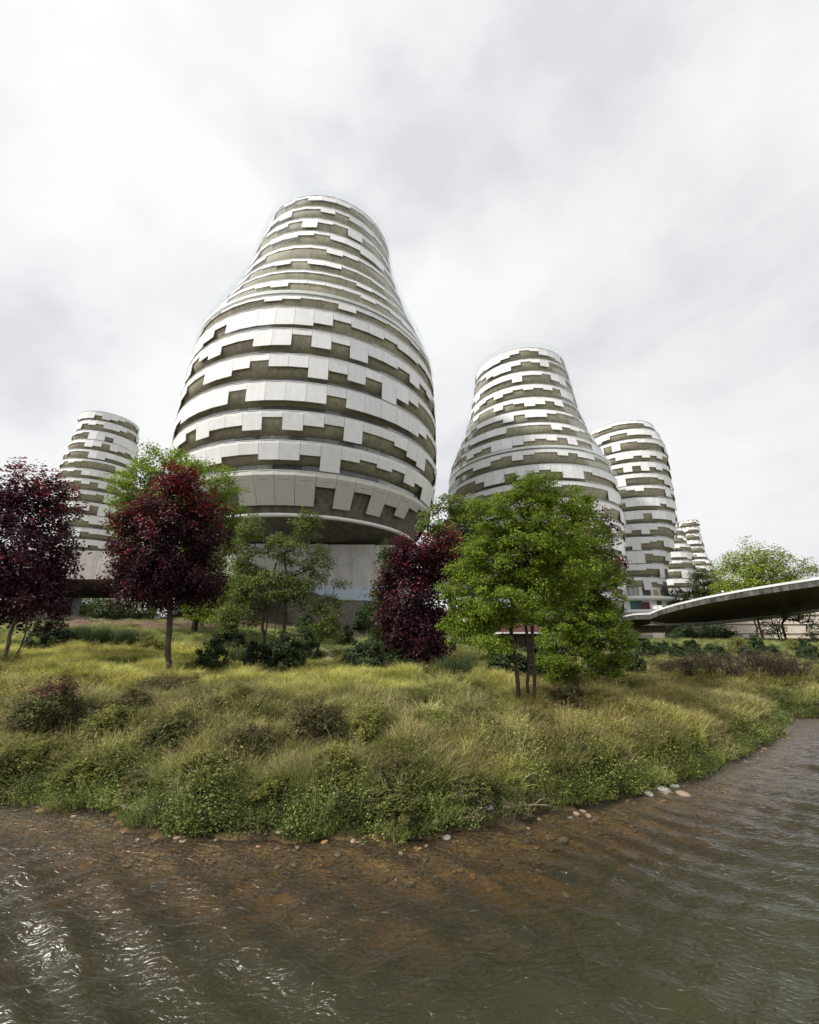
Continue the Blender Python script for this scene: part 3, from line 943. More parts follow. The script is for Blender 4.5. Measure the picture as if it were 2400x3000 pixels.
# cream kiosk behind the big tree, beige buildings on the right
a = at(1745, 1872, 70); b = at(1850, 1846, 70)
t = thing('cream_building', 'low cream building under the canopy beside the large green tree', 'building', (a.x, 70, a.z - 1.2))
W_ = b.x - a.x; H_ = b.z - a.z + 1.2
mb = MB(); mb.box((0, 0, 0), (W_, 6, H_)); mb.build('wall', M['cream'], t)
mb = MB(); mb.box((-.2, -.25, H_ + .003), (W_ + .25, 6.2, H_ + .22)); mb.build('roof', M['coping'], t)
for i in range(3):
    mb = MB(); mb.box((W_ - 1.0 - i * 1.1, -.05, H_ - .8), (W_ - .3 - i * 1.1, -.01, H_ - .4)); mb.build('window', M['wood'], t)
a = at(1916, 1878, 88); b = at(1948, 1854, 88)
t = thing('tan_block', 'small peach coloured block between the canopy and the shrubs', 'building', (a.x, 88, a.z - 1))
mb = MB(); mb.box((0, 0, 0), (b.x - a.x, 5, b.z - a.z + 1)); mb.build('wall', M['beige'], t)
mb = MB(); mb.box((-3.8, .5, 0), (-.02, 5, b.z - a.z + .6)); mb.build('low_wall', M['concrete'], t)
a = at(2105, 1900, 100); b = at(2560, 1780, 100)
t = thing('beige_building', 'long beige building with thin dark lines seen under the canopy', 'building', (a.x, 100, 1.0))
W_ = b.x - a.x
for i in range(4):
    z0 = i * 2.1
    mb = MB(); mb.box((0, 0, z0), (W_, 8, z0 + 2.02)); mb.build('wall_band', M['beige'], t)
    if i: 
        mb = MB(); mb.box((-.1, -.15, z0 - .14), (W_, -.02, z0 - .02)); mb.build('rail', M['dark_timber'], t)

# dark open shelter behind the large green tree
a = at(1478, 1905, 26); b = at(1622, 1852, 26)
t = thing('dark_shelter', 'dark shelter with a thin pale roof edge behind the large tree', 'shelter', (a.x, 26, a.z - .4))
W_ = b.x - a.x; H_ = b.z - a.z + .4
mb = MB(); mb.box((.2, .4, 0), (W_ - .2, 2.6, H_ - .1)); mb.build('wall', M['dark_timber'], t)
mb = MB(); mb.box((-.15, 0, H_ - .09), (W_ + .15, 3, H_)); mb.build('roof_edge', M['white_edge'], t)
mb = MB(); mb.v = [(0, .1, H_ + .003), (W_, .1, H_ + .003), (W_, 2.9, H_ + .003), (0, 2.9, H_ + .003), (W_ * .3, 1.5, H_ + .6), (W_ * .7, 1.5, H_ + .6)]
mb.f = [(0, 1, 5, 4), (1, 2, 5), (2, 3, 4, 5), (3, 0, 4), (0, 3, 2, 1)]; mb.mi = [0] * 5
mb.build('roof', M['red_roof'], t)
for i in range(5):
    x = .25 + i * (W_ - .6) / 4
    mb = MB(); mb.box((x, .25, 0), (x + .09, .38, H_ - .1)); mb.build('post', M['dark_timber'], t)

#VEGETATION
# ------------------------------------------------------------------ foliage builders
def leaf_cloud(pos, nrm, size, cols, droop=.2, aspect=.62):
    """one folded diamond leaf per row: pos (N,3), nrm (N,3) preferred facing, size (N,), cols (N,3)"""
    N = len(pos)
    nrm = nrm + nr.normal(0, .55, (N, 3))
    nrm /= np.linalg.norm(nrm, axis=1, keepdims=True) + 1e-9
    d = nr.normal(0, 1, (N, 3)); d[:, 2] -= droop
    d -= nrm * (d * nrm).sum(1, keepdims=True)
    d /= np.linalg.norm(d, axis=1, keepdims=True) + 1e-9
    s = np.cross(nrm, d)
    L = size[:, None]
    base = pos - d * L * .5
    tip = pos + d * L * .5 - nrm * L * .08
    mid = pos + d * L * .02 + nrm * L * .0
    l_ = mid + s * L * aspect * .5 + nrm * L * .10
    r_ = mid - s * L * aspect * .5 + nrm * L * .10
    v = np.stack([base, r_, tip, l_], 1).reshape(-1, 3)
    k = np.arange(N) * 4
    f = np.concatenate([np.stack([k, k + 1, k + 2], 1), np.stack([k, k + 2, k + 3], 1)])
    return v, f, np.repeat(cols, 4, 0)


def palette(N, cols, weights, jitter=.18):
    cols = np.array(cols)
    c = cols[nr.choice(len(cols), N, p=np.array(weights) / sum(weights))]
    return np.clip(c * (1 + nr.normal(0, jitter, (N, 1))), .002, .9)


GREEN = ([(.155, .235, .022), (.115, .19, .018), (.205, .28, .028), (.23, .23, .028), (.30, .15, .03)], [4, 4, 3, .5, .12])
GREEN2 = ([(.14, .20, .042), (.105, .16, .036), (.18, .24, .05), (.21, .21, .05)], [4, 4, 3, .6])
MID = ([(.065, .105, .024), (.05, .082, .019), (.09, .13, .028)], [4, 4, 2])
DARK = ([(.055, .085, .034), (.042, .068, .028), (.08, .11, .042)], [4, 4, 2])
REDS = ([(.052, .014, .020), (.035, .011, .016), (.072, .015, .021), (.05, .022, .026)], [4, 4, 2, 2])
REDTIP = ([(.27, .014, .022), (.16, .013, .02), (.07, .013, .019), (.36, .035, .025)], [3, 3, 3, .6])


def tree(name, label, base_px, lobes, Y=None, base=None, stems=((0, 0, 0, 1),), clusters=260, per=70, leaf=.07, pal=GREEN, tips=None, mat='leaf', bark='bark', trunk_r=.07,
         spread=.28, fork=.35, group=None, cat='tree', droop=.3, flat=.6, order_seed=1, shell=.55, twig_sides=5, stuffy=True):
    """lobes: (cx, cy, rx, ry, dY, depth_ratio) in photograph pixels at the tree's own distance"""
    if base is None:
        if Y is None:
            bx, Y = ground_hit(*base_px)
        else:
            bx = at(base_px[0], base_px[1], Y).x
    else: bx, Y = base
    bz = gz(bx, Y)
    t = thing(name, label, cat, (bx, Y, bz), 0, group)
    org = np.array([bx, Y, bz])
    ells = []
    for (cx, cy, rx, ry, dY, dr) in lobes:
        c_ = at(cx, cy, Y + dY); s = px_size(cy, Y + dY)
        ells.append((np.array(c_) - org, np.array([rx * s, rx * s * dr, ry * s * 1.03])))
    vol = np.array([e[1].prod() for e in ells]) ** .75
    rs = np.random.RandomState(order_seed)
    P = []
    for e in range(len(ells)):
        n_ = int(round(clusters * vol[e] / vol.sum()))
        u = rs.normal(0, 1, (n_, 3)); u /= np.linalg.norm(u, axis=1, keepdims=True)
        r = rs.uniform(0, 1, (n_, 1)) ** (shell)
        r = .25 + .75 * r
        # uneven outline: radius modulated by direction
        mod = .78 + .38 * vnoise(u[:, 0] * 2.2 + e * 7, u[:, 1] * 2.2 + u[:, 2] * 2.9, 90 + order_seed)[:, None]
        P.append(ells[e][0] + u * r * mod * ells[e][1])
    P = np.concatenate(P)
    P = P[P[:, 2] > .12]
    # ---- branches: every cluster joins the nearest piece of wood already grown
    nodes = []; par = []; stem_of = []
    top = P[:, 2].max(); cen = P.mean(0)
    for si, (sx, sy, lean, hf) in enumerate(stems):
        h = max(.6, (P[:, 2].min() + (cen[2] - P[:, 2].min()) * fork) * hf)
        prev = -1
        sid = si
        K = 7
        for k in range(K + 1):
            f_ = k / K
            wob = .012 * h
            p_ = np.array([sx * (1 - f_) * 1 + lean * f_ * h, sy * (1 - f_ * .3), f_ * h - (.1 if k == 0 else 0)]) + (rs.normal(0, wob, 3) * (1, 1, .2) if 0 < k else 0)
            nodes.append(p_); par.append(prev); stem_of.append(sid); prev = len(nodes) - 1
        # leader up into the crown
        q0 = nodes[prev].copy()
        q1 = np.array([cen[0] * .6 + q0[0] * .4, cen[1] * .6 + q0[1] * .4, q0[2] + (top - q0[2]) * .6])
        for k in range(1, 6):
            nodes.append(q0 + (q1 - q0) * k / 5 + rs.normal(0, .03 * h, 3)); par.append(prev); stem_of.append(sid); prev = len(nodes) - 1
    NT = len(nodes)
    N0 = np.array(nodes)
    dist0 = np.min(np.linalg.norm(P[:, None] - N0[None], axis=2), 1)
    order = np.argsort(dist0)
    tipnode = np.zeros(len(P), int)
    buf = np.zeros((NT + len(P) * 3 + 5, 3)); buf[:NT] = N0
    nn = NT
    for i in order:
        p_ = P[i]
        dv = p_ - buf[:nn]
        d = np.linalg.norm(dv, axis=1)
        cost = d + .9 * np.maximum(0, -dv[:, 2] - .2 * d) + .15 * np.maximum(0, np.linalg.norm(buf[:nn, :2] - p_[:2], axis=1) - d * .7)
        j = int(np.argmin(cost))
        q = buf[j]
        prev = j
        for k in (1, 2, 3):
            f_ = k / 3
            mid = q + (p_ - q) * f_
            if k < 3:
                mid = mid + rs.normal(0, .07, 3) * d[j]; mid[2] += .10 * d[j] * math.sin(PI * f_) * -1
            buf[nn] = mid; par.append(prev); stem_of.append(stem_of[j]); prev = nn; nn += 1
        tipnode[i] = prev
    load = np.zeros(nn)
    load[tipnode] += 1
    for k in range(nn - 1, -1, -1):
        if par[k] >= 0: load[par[k]] += load[k]
    rad = trunk_r * (np.maximum(load, .6) / (max(1, load[:NT].max()))) ** .5
    rad = np.maximum(rad, trunk_r * .05)
    for k in range(NT):
        pass
    wood = {}
    sides = twig_sides
    ch = [[] for _ in range(nn)]
    for k in range(nn):
        if par[k] >= 0: ch[par[k]].append(k)
    thick = trunk_r * .28
    for k in range(nn):
        a = par[k]
        if a < 0 or k < NT: continue
        big = (k < NT) or rad[k] > thick
        key = ('trunk', stem_of[k]) if (k < NT and big) else ('branch', 0)
        mb = wood.setdefault(key, MB())
        ra = min(rad[a], rad[k] * 1.35) if k >= NT else rad[a]
        if a >= 0 and par[a] < 0: ra *= 1.25
        mb.tube([buf[a], buf[k]], [ra, rad[k]], 8 if key[0] == 'trunk' else (sides if rad[k] > trunk_r * .15 else 3))
    per_stem = NT // len(stems)
    for si in range(len(stems)):
        ids = [k for k in range(si * per_stem, (si + 1) * per_stem)]
        rr = [rad[k] for k in ids]
        for q in range(1, len(rr)): rr[q] = min(rr[q], rr[q - 1])
        rr = [(rr[max(q - 1, 0)] + rr[q] + rr[min(q + 1, len(rr) - 1)]) / 3 for q in range(len(rr))]
        rr[0] *= 1.3
        mb = MB(); mb.tube([buf[k] for k in ids], rr, 9)
        mb.build('trunk', M[bark], t, True)
    for (nm, _), mb in wood.items():
        o = mb.build(nm if nm == 'trunk' else 'branches', M[bark], t, True)
        if nm != 'trunk': o['kind'] = 'stuff'
    # ---- leaves
    nP = len(P)
    cnt = per
    pos = np.repeat(P, cnt, 0)
    sp_ = np.repeat(spread * rs.uniform(.7, 1.25, (nP, 1)), cnt, 0)
    u = rs.normal(0, 1, (nP * cnt, 3)); u /= np.linalg.norm(u, axis=1, keepdims=True)
    u *= rs.uniform(0, 1, (nP * cnt, 1)) ** .5
    u[:, 2] *= flat
    # leave the underside of a cluster thinner
    pos = pos + u * sp_
    pos[:, 2] -= .25 * (u[:, 0] ** 2 + u[:, 1] ** 2) * sp_[:, 0]
    out = pos - cen; out /= np.linalg.norm(out, axis=1, keepdims=True) + 1e-9
    nrm = out * .7 + np.array([0, 0, .8])
    keep = rs.uniform(0, 1, len(pos)) < np.repeat(rs.uniform(.45, 1, nP), cnt)
    keep &= pos[:, 2] > .05
    pos = pos[keep]; nrm = nrm[keep]
    size = leaf * rs.uniform(.65, 1.25, len(pos))
    cols = palette(len(pos), *pal)
    cluster_tone = np.repeat(rs.uniform(.75, 1.25, (nP, 1)), cnt, 0)[keep]
    cols = cols * cluster_tone
    if tips is not None:
        tp, amount = tips
        # young growth sits at the ends of the outer and upper shoots
        hgt = (pos[:, 2] - P[:, 2].min()) / (top - P[:, 2].min())
        ed = np.linalg.norm((pos - cen) / (P.std(0) * 2), axis=1)
        fuzz = vnoise(pos[:, 0] * 3, pos[:, 2] * 3 + pos[:, 1] * 2, 9)
        sel = (ed * .6 + hgt * .75 + fuzz * .8 + rs.normal(0, .12, len(pos))) > (2.05 - amount)
        if sel.any(): cols[sel] = palette(int(sel.sum()), *tp)
    v, f, cc = leaf_cloud(pos, nrm, size, cols, droop)
    o = put('crown', np_mesh('crown', v, f, M[mat], cc), t)
    o['kind'] = 'stuff'
    return t


# dark red tree in the left corner
tree('red_leaf_tree', 'dark red multi stemmed tree cut by the left edge', (45, 1905),
     [(85, 1600, 130, 220, 0, 1), (150, 1650, 75, 130, 0, 1), (40, 1450, 115, 90, 0, 1), (130, 1480, 75, 100, 0, 1), (40, 1730, 150, 110, 0, 1), (-120, 1620, 170, 230, 0, 1), (215, 1430, 12, 30, 0, 1), (150, 1760, 60, 80, 0, 1)],
     Y=13, stems=((-.3, 0, -.12, 1), (-.05, .1, .1, 1.1), (.15, 0, .3, 1), (.02, -.1, .45, .9)), clusters=520, per=85, leaf=.115, pal=REDS, tips=(REDTIP, .32), mat='leaf_red', bark='bark_grey', trunk_r=.05, spread=.36, fork=.35, flat=1.0, order_seed=3, cat='tree', group='dark red leaved trees')
tree('red_leaf_tree', 'round dark red tree on a single trunk in the sunlit grass', (497, 1988),
     [(500, 1560, 140, 190, 0, 1), (520, 1420, 55, 55, 0, 1), (420, 1560, 85, 110, 0, 1), (610, 1570, 80, 120, 0, 1), (470, 1705, 120, 85, 0, 1), (580, 1710, 95, 90, 0, 1), (390, 1660, 65, 90, 0, 1), (535, 1395, 25, 30, 0, 1)],
     stems=((0, 0, -.17, 1),), clusters=640, per=105, leaf=.088, pal=REDS, tips=(REDTIP, .43), mat='leaf_red', bark='bark', trunk_r=.08, spread=.33, flat=1.0, fork=.18, order_seed=5, group='dark red leaved trees')
tree('red_leaf_tree', 'bushy dark red tree leafy to the ground, left of the large green one', (1215, 1945),
     [(1250, 1640, 75, 80, 0, 1), (1180, 1760, 75, 130, 0, 1), (1270, 1760, 70, 160, 0, 1), (1150, 1870, 50, 70, 0, 1), (1230, 1880, 95, 60, 0, 1), (1180, 1610, 40, 50, 0, 1), (1120, 1690, 16, 26, 0, 1), (1310, 1600, 45, 55, 0, 1)],
     stems=((0, 0, 0, 1), (.3, 0, .15, 1), (-.3, .1, -.1, 1)), clusters=480, per=85, leaf=.125, pal=REDS, tips=(REDTIP, .27), mat='leaf_red', bark='bark_grey', trunk_r=.08, spread=.44, flat=1.0, fork=.3, order_seed=8, group='dark red leaved trees')
tree('red_leaf_tree', 'dark red tree almost hidden behind the large green tree', (1720, 1960),
     [(1700, 1520, 40, 70, 0, 1), (1760, 1570, 50, 90, 0, 1), (1800, 1660, 42, 70, 0, 1), (1700, 1680, 100, 150, 0, 1)],
     Y=15.5, stems=((0, 0, 0, 1),), clusters=200, per=40, leaf=.12, pal=REDS, tips=(REDTIP, .4), mat='leaf_red', bark='bark_grey', trunk_r=.09, spread=.3, fork=.3, order_seed=9, group='dark red leaved trees')
# large green tree with three leaning stems
tree('green_tree', 'large bright green tree on several slim stems right of centre', (1545, 2060),
     [(1560, 1450, 85, 70, 0, 1), (1480, 1520, 110, 80, 0, 1), (1640, 1500, 95, 80, 0, 1), (1560, 1600, 160, 110, 0, 1), (1420, 1660, 100, 90, 0, 1), (1390, 1790, 90, 70, 0, 1), (1480, 1760, 130, 90, -.2, 1), (1640, 1660, 130, 110, -.2, 1),
      (1350, 1830, 55, 55, 0, 1), (1440, 1880, 70, 40, -.3, 1), (1340, 1720, 50, 60, 0, 1), (1540, 1410, 50, 28, 0, 1)],
     stems=((-.16, 0, -.10, 1), (.05, .05, .08, 1.05), (.12, -.03, .16, .85)), clusters=820, per=125, leaf=.056, pal=GREEN, bark='bark', trunk_r=.042, spread=.21, fork=.55, droop=.6, flat=.55, order_seed=12, group='bright green trees')
tree('green_tree', 'bright green tree with one grey trunk, its boughs sweeping low on the right', (1652, 2020),
     [(1720, 1560, 75, 110, 0, 1), (1700, 1680, 110, 100, 0, 1), (1770, 1730, 80, 100, 0, 1), (1740, 1850, 110, 90, 0, 1), (1660, 1890, 100, 70, 0, 1), (1800, 1880, 55, 70, 0, 1), (1640, 1960, 70, 40, -.3, 1), (1760, 1950, 60, 40, 0, 1), (1640, 1780, 90, 90, 0, 1)],
     stems=((0, 0, .02, 1),), clusters=660, per=115, leaf=.058, pal=GREEN, bark='bark_grey', trunk_r=.10, spread=.23, fork=.35, droop=.6, flat=.55, order_seed=14, group='bright green trees')
# green trees behind
tree('green_tree', 'pale green tree rising behind the round dark red one', (560, 1900),
     [(490, 1375, 85, 75, 0, 1), (590, 1420, 100, 85, 0, 1), (410, 1440, 80, 90, 0, 1), (660, 1470, 70, 95, 0, 1), (380, 1500, 50, 70, 0, 1), (400, 1580, 50, 120, 0, 1), (640, 1600, 70, 110, 0, 1), (500, 1560, 130, 140, 0, 1), (640, 1750, 90, 90, 0, 1)],
     Y=24, stems=((0, 0, 0, 1),), clusters=600, per=95, leaf=.15, pal=GREEN, bark='bark', trunk_r=.17, spread=.62, fork=.4, order_seed=17, group='paler green trees behind')
tree('open_tree', 'airy small tree with crooked dark stems before the pale concrete wall', (805, 1905),
     [(900, 1540, 50, 45, 0, 1), (840, 1610, 70, 50, 0, 1), (930, 1650, 50, 60, 0, 1), (740, 1560, 45, 60, 0, 1), (790, 1720, 80, 60, 0, 1), (880, 1720, 60, 60, 0, 1), (720, 1680, 50, 90, 0, 1), (960, 1780, 50, 50, 0, 1), (1000, 1720, 22, 20, 0, 1), (700, 1800, 60, 60, 0, 1), (950, 1850, 60, 35, 0, 1)],
     Y=20, stems=((-.6, 0, -.28, .8), (-.15, .1, -.02, 1), (.2, 0, .22, .9), (-.4, .1, -.5, .7)), clusters=460, per=66, leaf=.115, pal=([(.13, .17, .04), (.10, .14, .034), (.17, .20, .05)], [4, 4, 2]), bark='bark', trunk_r=.085, spread=.40, fork=.45, order_seed=21, group='small trees by the wall')
tree('green_tree', 'pale green tree between the red bush and the large green tree', (1330, 1930),
     [(1340, 1490, 65, 50, 0, 1), (1280, 1530, 60, 45, 0, 1), (1390, 1520, 60, 70, 0, 1), (1340, 1620, 100, 90, 0, 1)],
     Y=22, stems=((0, 0, 0, 1),), clusters=230, per=80, leaf=.15, pal=GREEN2, bark='bark', trunk_r=.13, spread=.5, fork=.4, order_seed=23, group='paler green trees behind')
tree('small_tree', 'small green tree mingling with the left side of the red bush', (1130, 1930),
     [(1135, 1640, 35, 50, 0, 1), (1110, 1760, 40, 70, 0, 1), (1160, 1700, 40, 60, 0, 1), (1120, 1860, 35, 50, 0, 1)],
     Y=17.5, stems=((0, 0, 0, 1),), clusters=150, per=60, leaf=.11, pal=MID, bark='bark', trunk_r=.05, spread=.33, fork=.4, order_seed=26, group='small trees by the wall')
# right background
tree('tall_tree', 'tall airy green tree standing above the curved canopy', (2225, 1880),
     [(2205, 1640, 80, 62, 0, 1), (2270, 1680, 85, 70, 0, 1), (2165, 1690, 75, 65, 0, 1), (2345, 1705, 55, 55, 0, 1), (2240, 1740, 120, 50, 0, 1), (2140, 1750, 65, 55, 0, 1)],
     Y=84, stems=((0, 0, 0, 1), (.9, 0, .03, 1)), clusters=360, per=75, leaf=.42, pal=([(.27, .37, .05), (.20, .29, .04), (.32, .40, .055), (.35, .33, .06)], [4, 4, 3, 1]), bark='bark', trunk_r=.2, spread=1.9, fork=.35, order_seed=31, group='trees beyond the canopy')
tree('olive_tree', 'dull olive green tree at the foot of the third tower', (1990, 1870),
     [(1990, 1745, 50, 35, 0, 1), (1950, 1765, 35, 28, 0, 1), (2040, 1750, 40, 40, 0, 1), (2000, 1800, 70, 40, 0, 1)],
     Y=100, stems=((0, 0, 0, 1),), clusters=150, per=52, leaf=.42, pal=([(.06, .06, .035), (.045, .05, .028), (.075, .07, .04)], [3, 3, 2]), bark='bark', trunk_r=.3, spread=1.6, fork=.3, order_seed=33, group='trees beyond the canopy')
tree('green_tree', 'mid green tree just left of the tall one, its top over the canopy', (2075, 1880),
     [(2075, 1700, 50, 36, 0, 1), (2115, 1735, 55, 45, 0, 1), (2060, 1765, 50, 45, 0, 1)],
     Y=95, stems=((0, 0, 0, 1),), clusters=170, per=60, leaf=.40, pal=GREEN2, bark='bark', trunk_r=.3, spread=1.6, fork=.3, order_seed=35, group='trees beyond the canopy')
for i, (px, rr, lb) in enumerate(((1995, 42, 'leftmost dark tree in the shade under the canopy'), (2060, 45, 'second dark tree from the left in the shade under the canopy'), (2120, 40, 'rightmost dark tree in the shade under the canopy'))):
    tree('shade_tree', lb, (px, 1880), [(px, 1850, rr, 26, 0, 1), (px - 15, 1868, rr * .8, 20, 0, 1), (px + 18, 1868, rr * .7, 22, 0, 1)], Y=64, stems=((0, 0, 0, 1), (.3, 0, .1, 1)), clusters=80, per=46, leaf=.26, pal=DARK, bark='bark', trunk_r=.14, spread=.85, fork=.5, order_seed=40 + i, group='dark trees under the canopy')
tree('multi_stem_tree', 'thin multi stemmed tree with open branches near the right edge', (2300, 1900),
     [(2260, 1840, 35, 28, 0, 1), (2370, 1825, 32, 36, 0, 1), (2310, 1800, 45, 24, 0, 1), (2240, 1812, 26, 16, 0, 1), (2385, 1860, 20, 20, 0, 1)],
     Y=52, stems=((-.4, 0, -.18, 1), (0, .1, .02, 1.1), (.4, 0, .22, 1)), clusters=120, per=30, leaf=.20, pal=GREEN2, bark='bark', trunk_r=.12, spread=.7, fork=.8, order_seed=45, group='trees beyond the canopy')
tree('green_tree', 'dense mid green tree under the left end of the concrete deck', (290, 1830),
     [(240, 1775, 45, 40, 0, 1), (310, 1778, 60, 45, 0, 1), (390, 1785, 60, 45, 0, 1), (460, 1795, 60, 45, 0, 1), (350, 1815, 120, 30, 0, 1)],
     Y=62, stems=((0, 0, 0, 1),), clusters=260, per=70, leaf=.32, pal=MID, bark='bark', trunk_r=.2, spread=1.2, fork=.5, order_seed=48, group='trees beyond the canopy')


# ------------------------------------------------------------------ shrubs: a few prototypes, each copied with its parts
def shrub_proto(kind, seed):
    """unit sized: about 1 wide, 1 tall; returns list of (part name, mesh, is stuff)"""
    rs = np.random.RandomState(seed)
    parts = []
    mb = MB()
    if kind in ('round', 'bramble', 'heath', 'weed'):
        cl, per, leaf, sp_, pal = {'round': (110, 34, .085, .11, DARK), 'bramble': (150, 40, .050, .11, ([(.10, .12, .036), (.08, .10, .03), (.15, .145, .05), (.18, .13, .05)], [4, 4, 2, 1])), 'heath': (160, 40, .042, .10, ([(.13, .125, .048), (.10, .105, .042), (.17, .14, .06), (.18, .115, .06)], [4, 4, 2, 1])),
                                   'weed': (120, 36, .055, .12, ([(.18, .195, .045), (.14, .155, .038), (.23, .22, .06), (.27, .20, .055)], [4, 3, 2, .6]))}[kind]
        u = rs.normal(0, 1, (cl, 3)); u[:, 2] = np.abs(u[:, 2]); u /= np.linalg.norm(u, axis=1, keepdims=True)
        r = (.45 + .55 * rs.uniform(0, 1, (cl, 1)) ** .6) * (.72 + .5 * vnoise(u[:, 0] * 2 + seed, u[:, 1] * 2 + u[:, 2] * 2.5, seed)[:, None])
        P = u * r * np.array([.5, .5, .82]) + np.array([0, 0, .10])
        pos = np.repeat(P, per, 0)
        w = rs.normal(0, 1, pos.shape); w /= np.linalg.norm(w, axis=1, keepdims=True); w *= rs.uniform(0, 1, (len(w), 1)) ** .5 * sp_
        pos = pos + w
        pos[:, 2] = np.maximum(pos[:, 2], .0)
        nrm = np.repeat(u, per, 0) * .8 + np.array([0, 0, .6])
        cols = palette(len(pos), *pal) * np.repeat(rs.uniform(.7, 1.3, (cl, 1)), per, 0)
        if kind == 'bramble' and seed % 3 == 0:
            s = (pos[:, 2] > .62) & (rs.uniform(0, 1, len(pos)) < .5)
            cols[s] = palette(int(s.sum()), [(.22, .08, .065), (.15, .05, .045), (.26, .14, .10)], [2, 2, 1])
        if kind == 'bramble':
            s = rs.uniform(0, 1, len(pos)) < .06
            cols[s] = palette(int(s.sum()), [(.16, .05, .03), (.15, .10, .02)], [1, 2])
        v, f, cc = leaf_cloud(pos, nrm, leaf * rs.uniform(.6, 1.3, len(pos)), cols, .2)
        parts.append(('foliage', np_mesh(kind + '_foliage', v, f, M['leaf'], cc), True))
        for k in range(0, cl, 4):
            q = P[k]; mb.tube([(q[0] * .15, q[1] * .15, -.05), (q[0] * .6, q[1] * .6, q[2] * .5), tuple(q)], [.014, .010, .004], 4)
        parts.append(('stems', mb.mesh('stems', M['bark'], True), True))
    elif kind == 'twiggy':
        tips = []
        for k in range(34):
            a = rs.uniform(0, 2 * PI); s = rs.uniform(.15, .55); h = rs.uniform(.55, 1.0)
            b0 = np.array([rs.uniform(-.12, .12), rs.uniform(-.12, .12), -.05])
            m1 = b0 + np.array([math.cos(a) * s * .4, math.sin(a) * s * .4, h * .5]); e1 = b0 + np.array([math.cos(a) * s, math.sin(a) * s, h])
            mb.tube([b0, m1, e1], [.014, .009, .004], 4)
            for j in range(5):
                f_ = rs.uniform(.4, 1); q = m1 + (e1 - m1) * f_; e = q + rs.normal(0, .13, 3) + np.array([0, 0, .07])
                mb.tube([q, e], [.006, .003], 3); tips.append(e)
        parts.append(('stems', mb.mesh('stems', M['bark'], True), True))
        P = np.array(tips); pos = np.repeat(P, 9, 0) + rs.normal(0, .05, (len(P) * 9, 3))
        cols = palette(len(pos), [(.085, .062, .036), (.06, .055, .026), (.11, .075, .045)], [3, 3, 2])
        v, f, cc = leaf_cloud(pos, rs.normal(0, 1, pos.shape) + np.array([0, 0, .5]), .04 * rs.uniform(.6, 1.4, len(pos)), cols)
        parts.append(('foliage', np_mesh('twiggy_foliage', v, f, M['leaf'], cc), True))
    elif kind == 'tussock':
        nb = 420
        v, f, cc = blades(rs, nb, .30, .75, 1.05, .016, ([(.055, .085, .03), (.04, .065, .026), (.09, .10, .045)], [4, 3, 1]), spread_out=.45)
        parts.append(('blades', np_mesh('tussock_blades', v, f, M['leaf'], cc), True))
    return parts


def blades(rs, nb, rad, h0, h1, w, pal, spread_out=.3, seg=3, head=None):
    """arching grass blades: arrays of verts/faces/colours"""
    a = rs.uniform(0, 2 * PI, nb); r = rad * np.sqrt(rs.uniform(0, 1, nb))
    bx = r * np.cos(a); by = r * np.sin(a)
    lean_a = a + rs.normal(0, .9, nb)
    h = rs.uniform(h0, h1, nb); out = spread_out * rs.uniform(.2, 1.2, nb) * h
    sa_ = rs.uniform(0, PI, nb)
    sx, sy = np.cos(sa_), np.sin(sa_)
    V = []; ncol = palette(nb, *pal)
    for k in range(seg + 1):
        f_ = k / seg
        ox = out * f_ ** 1.8 * np.cos(lean_a); oy = out * f_ ** 1.8 * np.sin(lean_a)
        z = h * (f_ - .18 * f_ ** 3) - .02
        ww = w * (1 - f_) ** .7 * .5 + .0008
        V.append(np.stack([bx + ox - sx * ww, by + oy - sy * ww, z], 1)); V.append(np.stack([bx + ox + sx * ww, by + oy + sy * ww, z], 1))
    v = np.stack(V, 1).reshape(-1, 3)
    b0 = np.arange(nb)[:, None] * (2 * (seg + 1))
    F = []
    for k in range(seg):
        F.append(np.concatenate([b0 + 2 * k, b0 + 2 * k + 1, b0 + 2 * k + 2], 1)); F.append(np.concatenate([b0 + 2 * k + 1, b0 + 2 * k + 3, b0 + 2 * k + 2], 1))
    f = np.concatenate(F)
    cc = np.repeat(ncol, 2 * (seg + 1), 0)
    return v, f, cc


PROTO = {}
for kind in ('round', 'bramble', 'heath', 'weed', 'twiggy', 'tussock'):
    PROTO[kind] = [shrub_proto(kind, 5 + 13 * q + len(kind)) for q in range(3 if kind in ('round', 'bramble', 'heath') else 2)]

